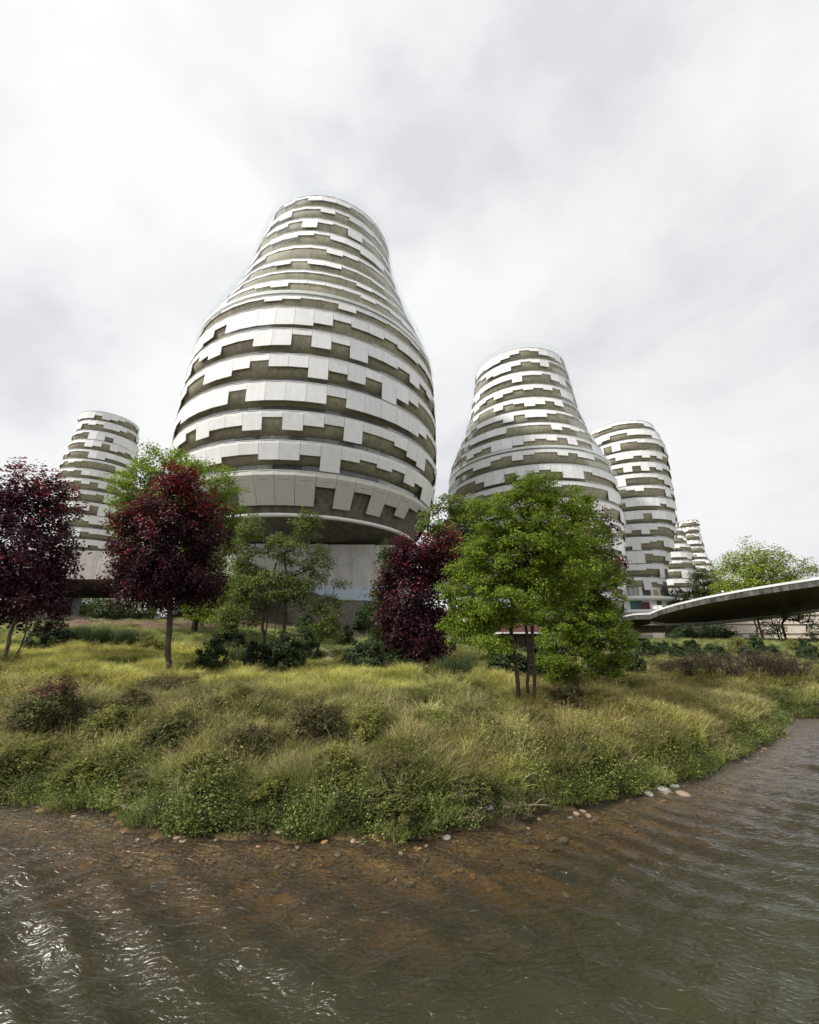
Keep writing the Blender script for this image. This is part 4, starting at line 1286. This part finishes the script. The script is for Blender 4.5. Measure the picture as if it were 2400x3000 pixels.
SHRUBS = [
    # x, base y, width, height (photo pixels), kind, name, label
    (70, 2175, 250, 185, 'bramble', 'bramble_bush', 'dark bramble bush with reddish top leaves at the left edge of the bank'),
    (215, 2175, 170, 115, 'heath', 'heath_shrub', 'olive shrub right beside the reddish bramble at the left edge'),
    (300, 2215, 220, 140, 'weed', 'weed_bush', 'yellow green weed bush on the left part of the bank'),
    (470, 2235, 210, 140, 'bramble', 'bramble_bush', 'dark green bramble bush on the bank face below the red tree'),
    (690, 2285, 240, 180, 'heath', 'heath_shrub', 'tall tangled olive brown shrub in the middle of the bank face'),
    (560, 2330, 180, 120, 'weed', 'weed_bush', 'bright leafy weed bush low on the bank near the reeds'),
    (660, 2120, 170, 95, 'weed', 'weed_bush', 'pale green weed bush on the brow above the tangled shrub'),
    (455, 2050, 260, 75, 'heath', 'heath_shrub', 'low heathery mound right in front of the red tree trunk'),
    (340, 2130, 190, 80, 'heath', 'heath_shrub', 'wide dark heath mound on the brow left of the red tree trunk'),
    (560, 2150, 200, 90, 'bramble', 'bramble_bush', 'shadowed bramble on the brow left of the pale green weeds'),
    (905, 2210, 240, 140, 'heath', 'heath_shrub', 'brownish heath shrub on the bank below the dirt path'),
    (1080, 2200, 160, 120, 'weed', 'weed_bush', 'leafy weed bush on the bank just right of the brownish heath'),
    (960, 2320, 200, 110, 'weed', 'weed_bush', 'weed bush low on the bank under the brownish heath'),
    (1150, 2330, 190, 110, 'heath', 'heath_shrub', 'dry heath clump above the dark green creepers'),
    (1160, 2420, 240, 75, 'bramble', 'bramble_bush', 'dark green creeper hanging at the water edge right of centre'),
    (1400, 2385, 160, 75, 'bramble', 'bramble_bush', 'green creeper patch beside the pinkish stones'),
    (200, 2330, 200, 70, 'weed', 'weed_bush', 'bright green weeds along the water at far left'),
    (60, 2300, 190, 100, 'weed', 'weed_bush', 'yellow weeds low on the bank in the left corner'),
    (380, 2360, 160, 80, 'heath', 'heath_shrub', 'dry brown scrub over the stony notch in the shore'),
    (800, 2390, 200, 85, 'weed', 'weed_bush', 'low grassy weeds over the driftwood by the water'),
    (605, 1978, 95, 95, 'round', 'round_shrub', 'dark rounded shrub standing alone right of the red tree trunk'),
    (755, 1975, 110, 90, 'round', 'round_shrub', 'dark shrub at the foot of the airy crooked tree, left one'),
    (830, 1985, 120, 110, 'round', 'round_shrub', 'widest dark shrub at the foot of the airy crooked tree'),
    (890, 1950, 90, 90, 'round', 'round_shrub', 'dark shrub left of the dirt path'),
    (1060, 1968, 120, 95, 'round', 'round_shrub', 'dark shrub with spiky top right of the dirt path'),
    (965, 1872, 60, 58, 'round', 'round_shrub', 'small dark bush at the head of the dirt path'),
    (1010, 1898, 62, 62, 'round', 'round_shrub', 'small dark bush right of the head of the dirt path'),
    (1056, 1856, 58, 60, 'round', 'round_shrub', 'pointed dark bush standing alone before the mound'),
    (890, 1862, 62, 62, 'round', 'round_shrub', 'dark bush under the right branches of the airy tree'),
    (660, 1905, 95, 70, 'round', 'round_shrub', 'dark bush under the left branches of the airy tree'),
    (700, 1950, 110, 60, 'tussock', 'grass_tussock', 'dull green grass tussock left of the dark shrubs under the airy tree'),
    (190, 1898, 85, 60, 'tussock', 'grass_tussock', 'leftmost green tussock below the bare earth bank'),
    (255, 1900, 95, 64, 'tussock', 'grass_tussock', 'second green tussock from the left below the bare earth bank'),
    (320, 1898, 90, 62, 'tussock', 'grass_tussock', 'third green tussock from the left below the bare earth bank'),
    (380, 1902, 80, 60, 'tussock', 'grass_tussock', 'rightmost green tussock below the bare earth bank'),
    (110, 1910, 110, 80, 'round', 'round_shrub', 'dark shrub beside the stems of the left edge red tree'),
    (425, 1915, 90, 50, 'weed', 'weed_bush', 'pale leafy weed behind the red tree trunk'),
    (1345, 1998, 160, 75, 'tussock', 'grass_tussock', 'broad bluish green tussock under the large green tree, left side'),
    (1270, 1992, 90, 55, 'tussock', 'grass_tussock', 'smaller tussock left of the broad bluish one'),
    (1160, 1955, 100, 60, 'round', 'round_shrub', 'dark bush at the foot of the red bushy tree'),
    (1490, 1990, 130, 95, 'round', 'round_shrub', 'dark bush in shade left of the slim stems'),
    (1590, 1992, 130, 90, 'round', 'round_shrub', 'dark bush in shade right of the slim stems'),
    (1700, 2105, 200, 75, 'heath', 'heath_shrub', 'dark brown scrub mound right of the grey trunk'),
    (1590, 2140, 170, 65, 'bramble', 'bramble_bush', 'dark bramble below the slim stems of the large tree'),
    (1460, 2110, 170, 50, 'heath', 'heath_shrub', 'low dark mound left of the slim stems of the large tree'),
    (1790, 2090, 150, 60, 'heath', 'heath_shrub', 'brown scrub mound farther right of the grey trunk'),
    (1875, 1992, 80, 85, 'round', 'round_shrub', 'blackish bush at the right end of the low boughs'),
    (1800, 1990, 130, 60, 'round', 'round_shrub', 'low dark scrub under the low boughs on the right'),
    (1968, 1990, 90, 45, 'twiggy', 'twiggy_bush', 'leftmost brown twiggy bush in the right hand band'),
    (2030, 2004, 100, 56, 'twiggy', 'twiggy_bush', 'second brown twiggy bush in the right hand band'),
    (2110, 2008, 115, 66, 'twiggy', 'twiggy_bush', 'third brown twiggy bush in the right hand band'),
    (2172, 2006, 90, 60, 'twiggy', 'twiggy_bush', 'fourth brown twiggy bush in the right hand band'),
    (2240, 2010, 110, 70, 'twiggy', 'twiggy_bush', 'fifth brown twiggy bush in the right hand band'),
    (2302, 2012, 110, 70, 'twiggy', 'twiggy_bush', 'sixth brown twiggy bush in the right hand band'),
    (2365, 2012, 110, 68, 'twiggy', 'twiggy_bush', 'brown twiggy bush at the right edge of the picture'),
    (1875, 1905, 80, 40, 'round', 'round_shrub', 'low shrub just right of the large tree on the slope'),
    (1913, 1928, 64, 46, 'round', 'round_shrub', 'wide dark shrub leftmost on the slope under the canopy'),
    (1950, 1918, 40, 36, 'round', 'round_shrub', 'small dark shrub second from the left on the slope'),
    (1996, 1930, 52, 44, 'round', 'round_shrub', 'rounded shrub third from the left on the slope'),
    (2057, 1940, 52, 46, 'round', 'round_shrub', 'isolated round grey green shrub in the middle of the slope'),
    (2035, 1908, 60, 32, 'round', 'round_shrub', 'low shrub behind the isolated round one on the slope'),
    (2092, 1920, 36, 32, 'round', 'round_shrub', 'small shrub behind and right of the isolated round one'),
    (2130, 1948, 62, 48, 'round', 'round_shrub', 'dark shrub right of the isolated round one on the slope'),
    (2182, 1920, 62, 60, 'weed', 'weed_bush', 'light green bush under the trunk of the tall tree'),
    (2205, 1938, 54, 42, 'round', 'round_shrub', 'grey green shrub below the trunk of the tall tree'),
    (2230, 1915, 56, 50, 'round', 'round_shrub', 'dark shrub right of the trunk of the tall tree'),
    (2266, 1934, 58, 44, 'round', 'round_shrub', 'dark shrub left of the thin multi stemmed tree'),
    (2340, 1912, 44, 44, 'weed', 'weed_bush', 'pale green bush right of the thin multi stemmed tree'),
    (2384, 1942, 56, 64, 'round', 'round_shrub', 'tall dark shrub at the right edge of the slope'),
]
SHRUB_GROUP = {'round': 'dark rounded shrubs', 'bramble': 'brambles on the bank', 'heath': 'heath scrub on the bank', 'weed': 'leafy weed bushes', 'twiggy': 'brown twiggy bushes', 'tussock': 'grass tussocks'}
for i, (px, py, w, h, kind, nm, lb) in enumerate(SHRUBS):
    x, y = ground_hit(px, py)
    s = px_size(py, y)
    pr = PROTO[kind][0 if i == 0 else (1 + i % 2 if kind == 'bramble' else i % len(PROTO[kind]))]
    t = thing(nm, lb, 'tussock' if kind == 'tussock' else 'bush', (x, y + w * s * .25, gz(x, y + w * s * .25) - .03), rnd.uniform(0, 6.28), SHRUB_GROUP[kind])
    wm = w * s * (.86 if kind in ('bramble', 'heath', 'weed') and py > 2030 else 1.08)
    for (pn, me, st) in pr:
        o = put(pn, me, t); o['kind'] = 'stuff'
    t.scale = (wm, wm * rnd.uniform(.75, 1.0), h * s * (.92 if kind in ('bramble', 'heath', 'weed') and py > 2030 else 1.12))

# ------------------------------------------------------------------ grass
def tuft(name, v, f, cc):
    me = np_mesh(name, v, f, M['grass'], cc)
    return bpy.data.objects.new(name, me)


ST_ = ([(.34, .30, .12), (.42, .37, .19), (.26, .26, .09), (.22, .25, .07)], [3, 2, 3, 2])
GR_ = ([(.21, .225, .055), (.17, .19, .046), (.26, .27, .07), (.31, .28, .10)], [4, 3, 2, 1])
LU_ = ([(.15, .175, .042), (.115, .14, .034), (.20, .20, .06)], [3, 3, 2])
DR_ = ([(.28, .21, .13), (.38, .30, .20), (.19, .145, .085)], [3, 2, 3])
tufts = []
for q in range(3):
    rs = np.random.RandomState(100 + q)
    tufts.append(tuft('grass_tuft_a%d' % q, *blades(rs, 70, .16, .20, .48, .0085, GR_, .55)))
for q in range(3):
    rs = np.random.RandomState(110 + q)
    v1, f1, c1 = blades(rs, 45, .15, .30, .62, .007, ST_, .5)
    tufts.append(tuft('grass_tuft_b%d' % q, v1, f1, c1))
for q in range(2):
    rs = np.random.RandomState(120 + q)
    tufts.append(tuft('grass_tuft_c%d' % q, *blades(rs, 90, .18, .08, .24, .010, LU_, .6, 2)))
for q in range(3):
    rs = np.random.RandomState(130 + q)
    N_ = 150
    pos = np.stack([rs.normal(0, .13, N_), rs.normal(0, .13, N_), np.abs(rs.normal(.10, .11, N_)) + .02], 1)
    v1, f1, c1 = leaf_cloud(pos, np.tile([0, 0, 1.0], (N_, 1)), .038 * rs.uniform(.6, 1.5, N_), palette(N_, *(LU_ if q < 2 else GR_)))
    tufts.append(tuft('grass_tuft_d%d' % q, v1, f1, c1))
for q in range(2):
    rs = np.random.RandomState(140 + q)
    mb = MB()
    for k in range(26):
        p0 = Vector((rs.normal(0, .1), rs.normal(0, .1), 0)); a = rs.uniform(0, 6.28)
        p1 = p0 + Vector((math.cos(a) * rs.uniform(.05, .25), math.sin(a) * rs.uniform(.05, .25), rs.uniform(.1, .4)))
        p2 = p1 + Vector((rs.normal(0, .1), rs.normal(0, .1), rs.uniform(-.05, .12)))
        mb.tube([p0, p1, p2], [.0035, .0028, .0015], 3)
    vv = np.array([tuple(x) for x in mb.v]); ff = []
    for q_ in mb.f:
        ff.append(q_[:3])
        if len(q_) == 4: ff.append((q_[0], q_[2], q_[3]))
    tufts.append(tuft('grass_tuft_e%d' % q, vv, np.array(ff), palette(len(vv), *DR_, jitter=.05)))
# seed heads
for q in range(2):
    rs = np.random.RandomState(150 + q)
    v1, f1, c1 = blades(rs, 16, .14, .5, .85, .005, ST_, .35)
    nb = 16; seg = 3
    tipv = v1.reshape(nb, 8, 3)[:, 6]
    pos = np.repeat(tipv, 9, 0) + rs.normal(0, 1, (nb * 9, 3)) * np.array([.012, .012, .03]); pos[:, 2] -= .03
    v2, f2, c2 = leaf_cloud(pos, rs.normal(0, 1, pos.shape), .016 * rs.uniform(.7, 1.3, len(pos)), palette(len(pos), [(.30, .22, .13), (.22, .15, .09), (.34, .27, .19)], [2, 2, 1]))
    tufts.append(tuft('grass_tuft_f%d' % q, np.concatenate([v1, v2]), np.concatenate([f1, f2 + len(v1)]), np.concatenate([c1, c2])))
tuft_coll = bpy.data.collections.new('grass_tufts')
for o_ in tufts: tuft_coll.objects.link(o_)
# alphabetical order = index: a0 a1 a2 b0 b1 b2 c0 c1 d0 d1 d2 e0 e1 f0 f1
KA, KB, KC, KD, KE, KF = (0, 1, 2), (3, 4, 5), (6, 7), (8, 9, 10), (11, 12), (13, 14)


def sample_field(n_, y0, y1, seed):
    rs = np.random.RandomState(seed)
    Y_ = np.sqrt(rs.uniform(y0 * y0, y1 * y1, n_))
    X_ = rs.uniform(-1.12, 1.12, n_) * Y_ * 1.02
    return X_, Y_, rs


PX, PY, PS, PI_, PT = [], [], [], [], []


def scatter(n_, y0, y1, seed, smin, smax):
    X_, Y_, rs = sample_field(n_, y0, y1, seed)
    t_ = Y_ - shore(X_)
    sa_, sb_ = soil_mask(X_, Y_)
    ok = (t_ > .02) & (rs.uniform(0, 1, n_) > sa_ * .93) & (rs.uniform(0, 1, n_) > sb_ * .9) & (Y_ < 75)
    pd = np.min(np.hypot(X_[:, None] - np.array(PATH)[None, :, 0], Y_[:, None] - np.array(PATH)[None, :, 1]), 1)
    ok &= pd > .32
    X_, Y_, t_ = X_[ok], Y_[ok], t_[ok]
    n2 = len(X_)
    nz1 = fbm(X_ * .55, Y_ * .8, 200, 3); nz2 = fbm(X_ * 1.3, Y_ * 1.3, 210, 3); nz3 = fbm(X_ * .25, Y_ * .3, 220, 2)
    r = rs.uniform(0, 1, n2)
    ix = np.zeros(n2, int)
    pick = lambda ks: np.array(ks)[rs.randint(0, len(ks), n2)]
    ix[:] = pick(KA)
    bank = t_ < 3.5
    edge = t_ < .45
    ix = np.where(r < .22 + .55 * (nz1 > .52), pick(KB), ix)
    ix = np.where((nz2 > .49) & (r > .35) & bank, pick(KD), ix)
    ix = np.where((nz2 < .43) & (r > .80) & bank, pick(KE), ix)
    ix = np.where((r > .955), pick(KF), ix)
    ix = np.where(edge & (r < .75), np.where(rs.uniform(0, 1, n2) < .5, pick(KC), pick(KD)), ix)
    ix = np.where((~bank) & (nz1 < .47) & (r < .8), pick(KC), ix)
    sc = rs.uniform(smin, smax, n2) * (.7 + .6 * nz2)
    sc = np.where(edge, sc * .75, sc)
    # colour: dry straw patches, a sunlit meadow strip painted brighter, greener by the water, dull olive to the right
    dry = sstep(.40, .62, nz3 * .5 + nz1 * .5)
    lush = sstep(.9, .1, t_) * .8
    tint = np.ones((n2, 3))
    tint *= (.38 + 1.2 * rs.uniform(0, 1, (n2, 1))) * (.32 + 1.5 * fbm(X_ * 1.9, Y_ * 2.6, 230, 3)[:, None])
    tint *= np.stack([1 + .22 * dry, 1 + .12 * dry, 1 + .05 * dry], 1)
    lit_strip = sstep(3.2, 5.5, t_) * (1 - sstep(11, 16, t_)) * sstep(4.5, 0, X_)
    tint *= np.stack([1 + .40 * lit_strip, 1 + .46 * lit_strip, 1 + .1 * lit_strip], 1)
    tint *= np.stack([1 - .22 * lush, 1 - .05 * lush, 1 - .1 * lush], 1)
    rg = sstep(16, 22, Y_) * sstep(6, 11, X_)
    tint *= np.stack([1 + .08 * rg, 1 + .02 * rg, 1 + .05 * rg], 1)
    farg = sstep(16, 26, Y_)
    tint *= np.stack([1 - .25 * farg, 1 - .08 * farg, 1 - .1 * farg], 1)
    PX.append(X_); PY.append(Y_); PS.append(sc); PI_.append(ix); PT.append(tint)


scatter(26000, 5.0, 10.0, 301, .55, 1.05)
scatter(26000, 9.0, 17.0, 302, .7, 1.25)
scatter(26000, 16.0, 34.0, 303, 1.0, 1.9)
scatter(11000, 32.0, 75.0, 304, 1.6, 3.0)
PX = np.concatenate(PX); PY = np.concatenate(PY); PS = np.concatenate(PS); PI_ = np.concatenate(PI_); PT = np.concatenate(PT)
N_ = len(PX)
me = bpy.data.meshes.new('grass')
me.vertices.add(N_)
me.vertices.foreach_set('co', np.stack([PX, PY, terrain(PX, PY) - .01], 1).astype(np.float32).ravel())
a = me.attributes.new('rot', 'FLOAT_VECTOR', 'POINT')
# wind leans the grass to the right
rot = np.stack([nr.normal(0, .10, N_), nr.normal(.16, .12, N_), np.zeros(N_)], 1)
rot[:, 2] = nr.uniform(0, 6.28, N_)
rot[:, 0] *= 1
a.data.foreach_set('vector', rot.astype(np.float32).ravel())
a = me.attributes.new('size', 'FLOAT_VECTOR', 'POINT')
hz = np.interp(PY, [0, 7, 9, 14, 22, 35, 75], [.72, .66, .58, .42, .28, .20, .16])
# trodden and mown patches against taller stands
hz = hz * (.30 + 1.4 * fbm(PX * 1.7, PY * 2.1, 400, 3))
a.data.foreach_set('vector', np.stack([PS, PS, PS * hz], 1).astype(np.float32).ravel())
a = me.attributes.new('pick', 'INT', 'POINT'); a.data.foreach_set('value', PI_.astype(np.int32))
a = me.attributes.new('tint', 'FLOAT_COLOR', 'POINT')
c4 = np.ones((N_, 4), np.float32); c4[:, :3] = PT; a.data.foreach_set('color', c4.ravel())
me.materials.append(M['grass'])
go = put('meadow_grass', me)
tag(go, 'long meadow grass and weeds covering the bank and slope', 'grass', kind='stuff')
ng = bpy.data.node_groups.new('grass_scatter', 'GeometryNodeTree')
ng.interface.new_socket('Geometry', in_out='INPUT', socket_type='NodeSocketGeometry')
ng.interface.new_socket('Geometry', in_out='OUTPUT', socket_type='NodeSocketGeometry')
N, Lk = ng.nodes, ng.links
gi = N.new('NodeGroupInput'); gout = N.new('NodeGroupOutput')
ci = N.new('GeometryNodeCollectionInfo'); ci.inputs['Collection'].default_value = tuft_coll
ci.inputs['Separate Children'].default_value = True; ci.inputs['Reset Children'].default_value = True
iop = N.new('GeometryNodeInstanceOnPoints'); iop.inputs['Pick Instance'].default_value = True


def named(nm, ty):
    q = N.new('GeometryNodeInputNamedAttribute'); q.data_type = ty; q.inputs['Name'].default_value = nm
    return q.outputs['Attribute']


m2p = N.new('GeometryNodeMeshToPoints')
Lk.new(gi.outputs[0], m2p.inputs['Mesh'])
Lk.new(m2p.outputs['Points'], iop.inputs['Points'])
Lk.new(ci.outputs[0], iop.inputs['Instance'])
Lk.new(named('pick', 'INT'), iop.inputs['Instance Index'])
e2r = N.new('FunctionNodeEulerToRotation')
Lk.new(named('rot', 'FLOAT_VECTOR'), e2r.inputs[0])
Lk.new(e2r.outputs[0], iop.inputs['Rotation'])
Lk.new(named('size', 'FLOAT_VECTOR'), iop.inputs['Scale'])
Lk.new(iop.outputs[0], gout.inputs[0])
md = go.modifiers.new('scatter', 'NODES'); md.node_group = ng

# ------------------------------------------------------------------ stones, driftwood
def stone_mesh(seed, mat):
    rs = np.random.RandomState(seed)
    import bmesh
    bm = bmesh.new(); bmesh.ops.create_icosphere(bm, subdivisions=2, radius=.5)
    ph = rs.uniform(0, 6, 6)
    for v in bm.verts:
        c_ = v.co
        k = 1 + .16 * math.sin(c_.x * 4 + ph[0]) * math.cos(c_.y * 4.6 + ph[1]) + .10 * math.sin(c_.z * 7 + ph[2] + c_.x * 3) + .05 * math.sin(c_.y * 13 + ph[3])
        v.co = c_ * k
        if v.co.z > .28: v.co.z = .28 + (v.co.z - .28) * .4
    me = bpy.data.meshes.new('stone'); bm.to_mesh(me); bm.free()
    me.polygons.foreach_set('use_smooth', [True] * len(me.polygons)); me.materials.append(M[mat])
    return me


SM = {k: [stone_mesh(s + 10 * len(k), k) for s in range(3)] for k in ('stone_grey', 'stone_tan', 'stone_pale')}
STONES = [
    (991, 2492, 34, 'stone_grey', 'rounded grey boulder standing out of the shallows below the creepers'),
    (1430, 2400, 46, 'stone_pale', 'long pale flat stone at the water edge under the creeper'),
    (1690, 2382, 34, 'stone_tan', 'left one of the pinkish stones piled on the shore'),
    (1708, 2376, 32, 'stone_tan', 'topmost of the pinkish stones piled on the shore'),
    (1722, 2386, 36, 'stone_tan', 'right one of the pinkish stones piled on the shore'),
    (1672, 2392, 26, 'stone_pale', 'small pale stone left of the pinkish pile'),
    (1745, 2392, 26, 'stone_pale', 'small pale stone right of the pinkish pile'),
    (1612, 2440, 44, 'stone_grey', 'dark wet stone in the shallows left of the pinkish pile'),
    (1650, 2444, 40, 'stone_grey', 'dark wet stone in the shallows right beside its twin'),
    (2000, 2322, 52, 'stone_tan', 'brown flat stone at the waterline under the long grass on the right'),
    (1900, 2325, 40, 'stone_pale', 'white stone leading the pale row below the grass tip'),
    (1945, 2312, 44, 'stone_pale', 'white flat stone in the middle of the pale row'),
    (1975, 2302, 36, 'stone_pale', 'white stone at the right end of the pale row'),
    (820, 2446, 44, 'stone_tan', 'ochre stone just under the water at mid shore'),
    (403, 2458, 30, 'stone_grey', 'small grey stone in the water left of centre'),
    (452, 2462, 26, 'stone_tan', 'small orange stone in the water left of centre'),
    (520, 2452, 26, 'stone_tan', 'orange stone by the grass clump standing in the water'),
    (310, 2416, 26, 'stone_grey', 'grey pebble before the stony notch'),
    (290, 2412, 26, 'stone_tan', 'flat tan pebble before the stony notch'),
    (840, 2536, 26, 'stone_tan', 'sunken amber stone in the middle of the shallows'),
    (660, 2570, 28, 'stone_tan', 'sunken amber stone far out, left of the middle'),
    (1290, 2430, 34, 'stone_pale', 'pale stone among the twigs right of centre'),
    (1255, 2440, 30, 'stone_tan', 'tan stone among the twigs right of centre'),
    (1310, 2452, 36, 'stone_grey', 'dark slab half under water below the twigs'),
]
for i, (px, py, w, k, lb) in enumerate(STONES):
    a, b, c_ = ray(px, py)
    Y_ = -CAM_Z * b / c_
    x = a / b * Y_
    s = w * px_size(py, Y_) * .8
    z = max(gz(x, Y_), -.06 if w > 30 else -.05)
    o = put('stone', SM[k][i % 3], None, (x, Y_, z + s * .06), rnd.uniform(0, 6))
    o.scale = (s * 1.1, s * rnd.uniform(.7, .95), s * rnd.uniform(.42, .6))
    tag(o, lb, 'stone', 'stones along the shore')
# pebbles on the bed and the waterline
rs = np.random.RandomState(77)
base = SM['stone_grey'][0]
co = np.empty(len(base.vertices) * 3, np.float32); base.vertices.foreach_get('co', co); co = co.reshape(-1, 3)
bf = np.array([pl.vertices[:] for pl in base.polygons])
X_ = rs.uniform(-9, 13, 2600); off = -np.abs(rs.normal(0, 1.5, 2600)) + .1
notch = rs.uniform(0, 1, 2600) < .15
off[notch] = rs.normal(0, .12, notch.sum())
off = np.where((off > -.08) & (rs.uniform(0, 1, 2600) < .7), -.3 - off * 3, off)
off = np.where(off > -.12, -.25 - np.abs(off) * 4, off)
Y_ = shore(X_) + off
S_ = .02 + .05 * rs.uniform(0, 1, 2600) ** 2.2
ang = rs.uniform(0, 6.28, 2600)
V, F, CC = [], [], []
pal_ = palette(2600, [(.21, .145, .075), (.27, .15, .06), (.17, .125, .07), (.30, .26, .19), (.13, .095, .055)], [3, 1.5, 3, .6, 2], .2)
for k in range(2600):
    q = co * np.array([S_[k] * 1.3, S_[k], S_[k] * .55])
    ca, sa_ = math.cos(ang[k]), math.sin(ang[k])
    V.append(np.stack([q[:, 0] * ca - q[:, 1] * sa_ + X_[k], q[:, 0] * sa_ + q[:, 1] * ca + Y_[k], q[:, 2]], 1))
zz = terrain(X_, Y_)
nv = len(co)
V = np.array(V); V[:, :, 2] += zz[:, None] + S_[:, None] * .12
F = (bf[None] + (np.arange(2600) * nv)[:, None, None]).reshape(-1, 3)
m, n, l, p = new_mat('pebble'); a_ = n.new('ShaderNodeAttribute'); a_.attribute_name = 'col'
l.new(a_.outputs['Color'], p.inputs['Base Color']); p.inputs['Roughness'].default_value = .55
o = put('river_pebbles', np_mesh('river_pebbles', V.reshape(-1, 3), F, m, np.repeat(pal_, nv, 0), True))
tag(o, 'small brown pebbles covering the river bed and waterline', 'pebbles', kind='stuff')

TW = [(330, 2378, 400, 2372, 'long bare twig lying along the stony notch'), (345, 2392, 425, 2396, 'forked dry twig just below the long bare one'), (560, 2415, 680, 2425, 'pale driftwood branch beside the clump standing in the water'),
      (600, 2400, 655, 2430, 'short crooked driftwood stick crossing the pale branch'), (1290, 2425, 1420, 2408, 'bleached twig along the water left of the pale flat stone'), (1480, 2412, 1620, 2396, 'bleached root trailing in the water under the creeper'),
      (1840, 2330, 1990, 2292, 'bleached drift stick along the pale row of stones'), (1150, 2445, 1240, 2436, 'thin twig at the water edge near the twigs and tan stone')]
for (x0, y0_, x1, y1_, lb) in TW:
    p0 = ground_hit(x0, y0_); p1 = ground_hit(x1, y1_)
    A = Vector((p0[0], p0[1], max(.02, gz(*p0)) + .02)); B = Vector((p1[0], p1[1], max(.02, gz(*p1)) + .03))
    pts = [A.lerp(B, k / 6) + Vector((rnd.gauss(0, .025), rnd.gauss(0, .025), rnd.uniform(0, .03))) for k in range(7)]
    t = thing('drift_twig', lb, 'twig', A, 0, 'driftwood at the waterline')
    mb = MB(); mb.tube([q - A for q in pts], [.014, .013, .012, .011, .009, .007, .004], 6); mb.build('stick', M['twig'], t, True)
    for k in (2, 4):
        q = pts[k] - A; e = q + Vector((rnd.gauss(0, .12), rnd.gauss(0, .08), rnd.uniform(.03, .12)))
        mb = MB(); mb.tube([q, q.lerp(e, .5) + Vector((0, 0, .02)), e], [.008, .006, .002], 5); mb.build('side_shoot', M['twig'], t, True)
print('objects', len(scene.objects), 'tufts', N_)
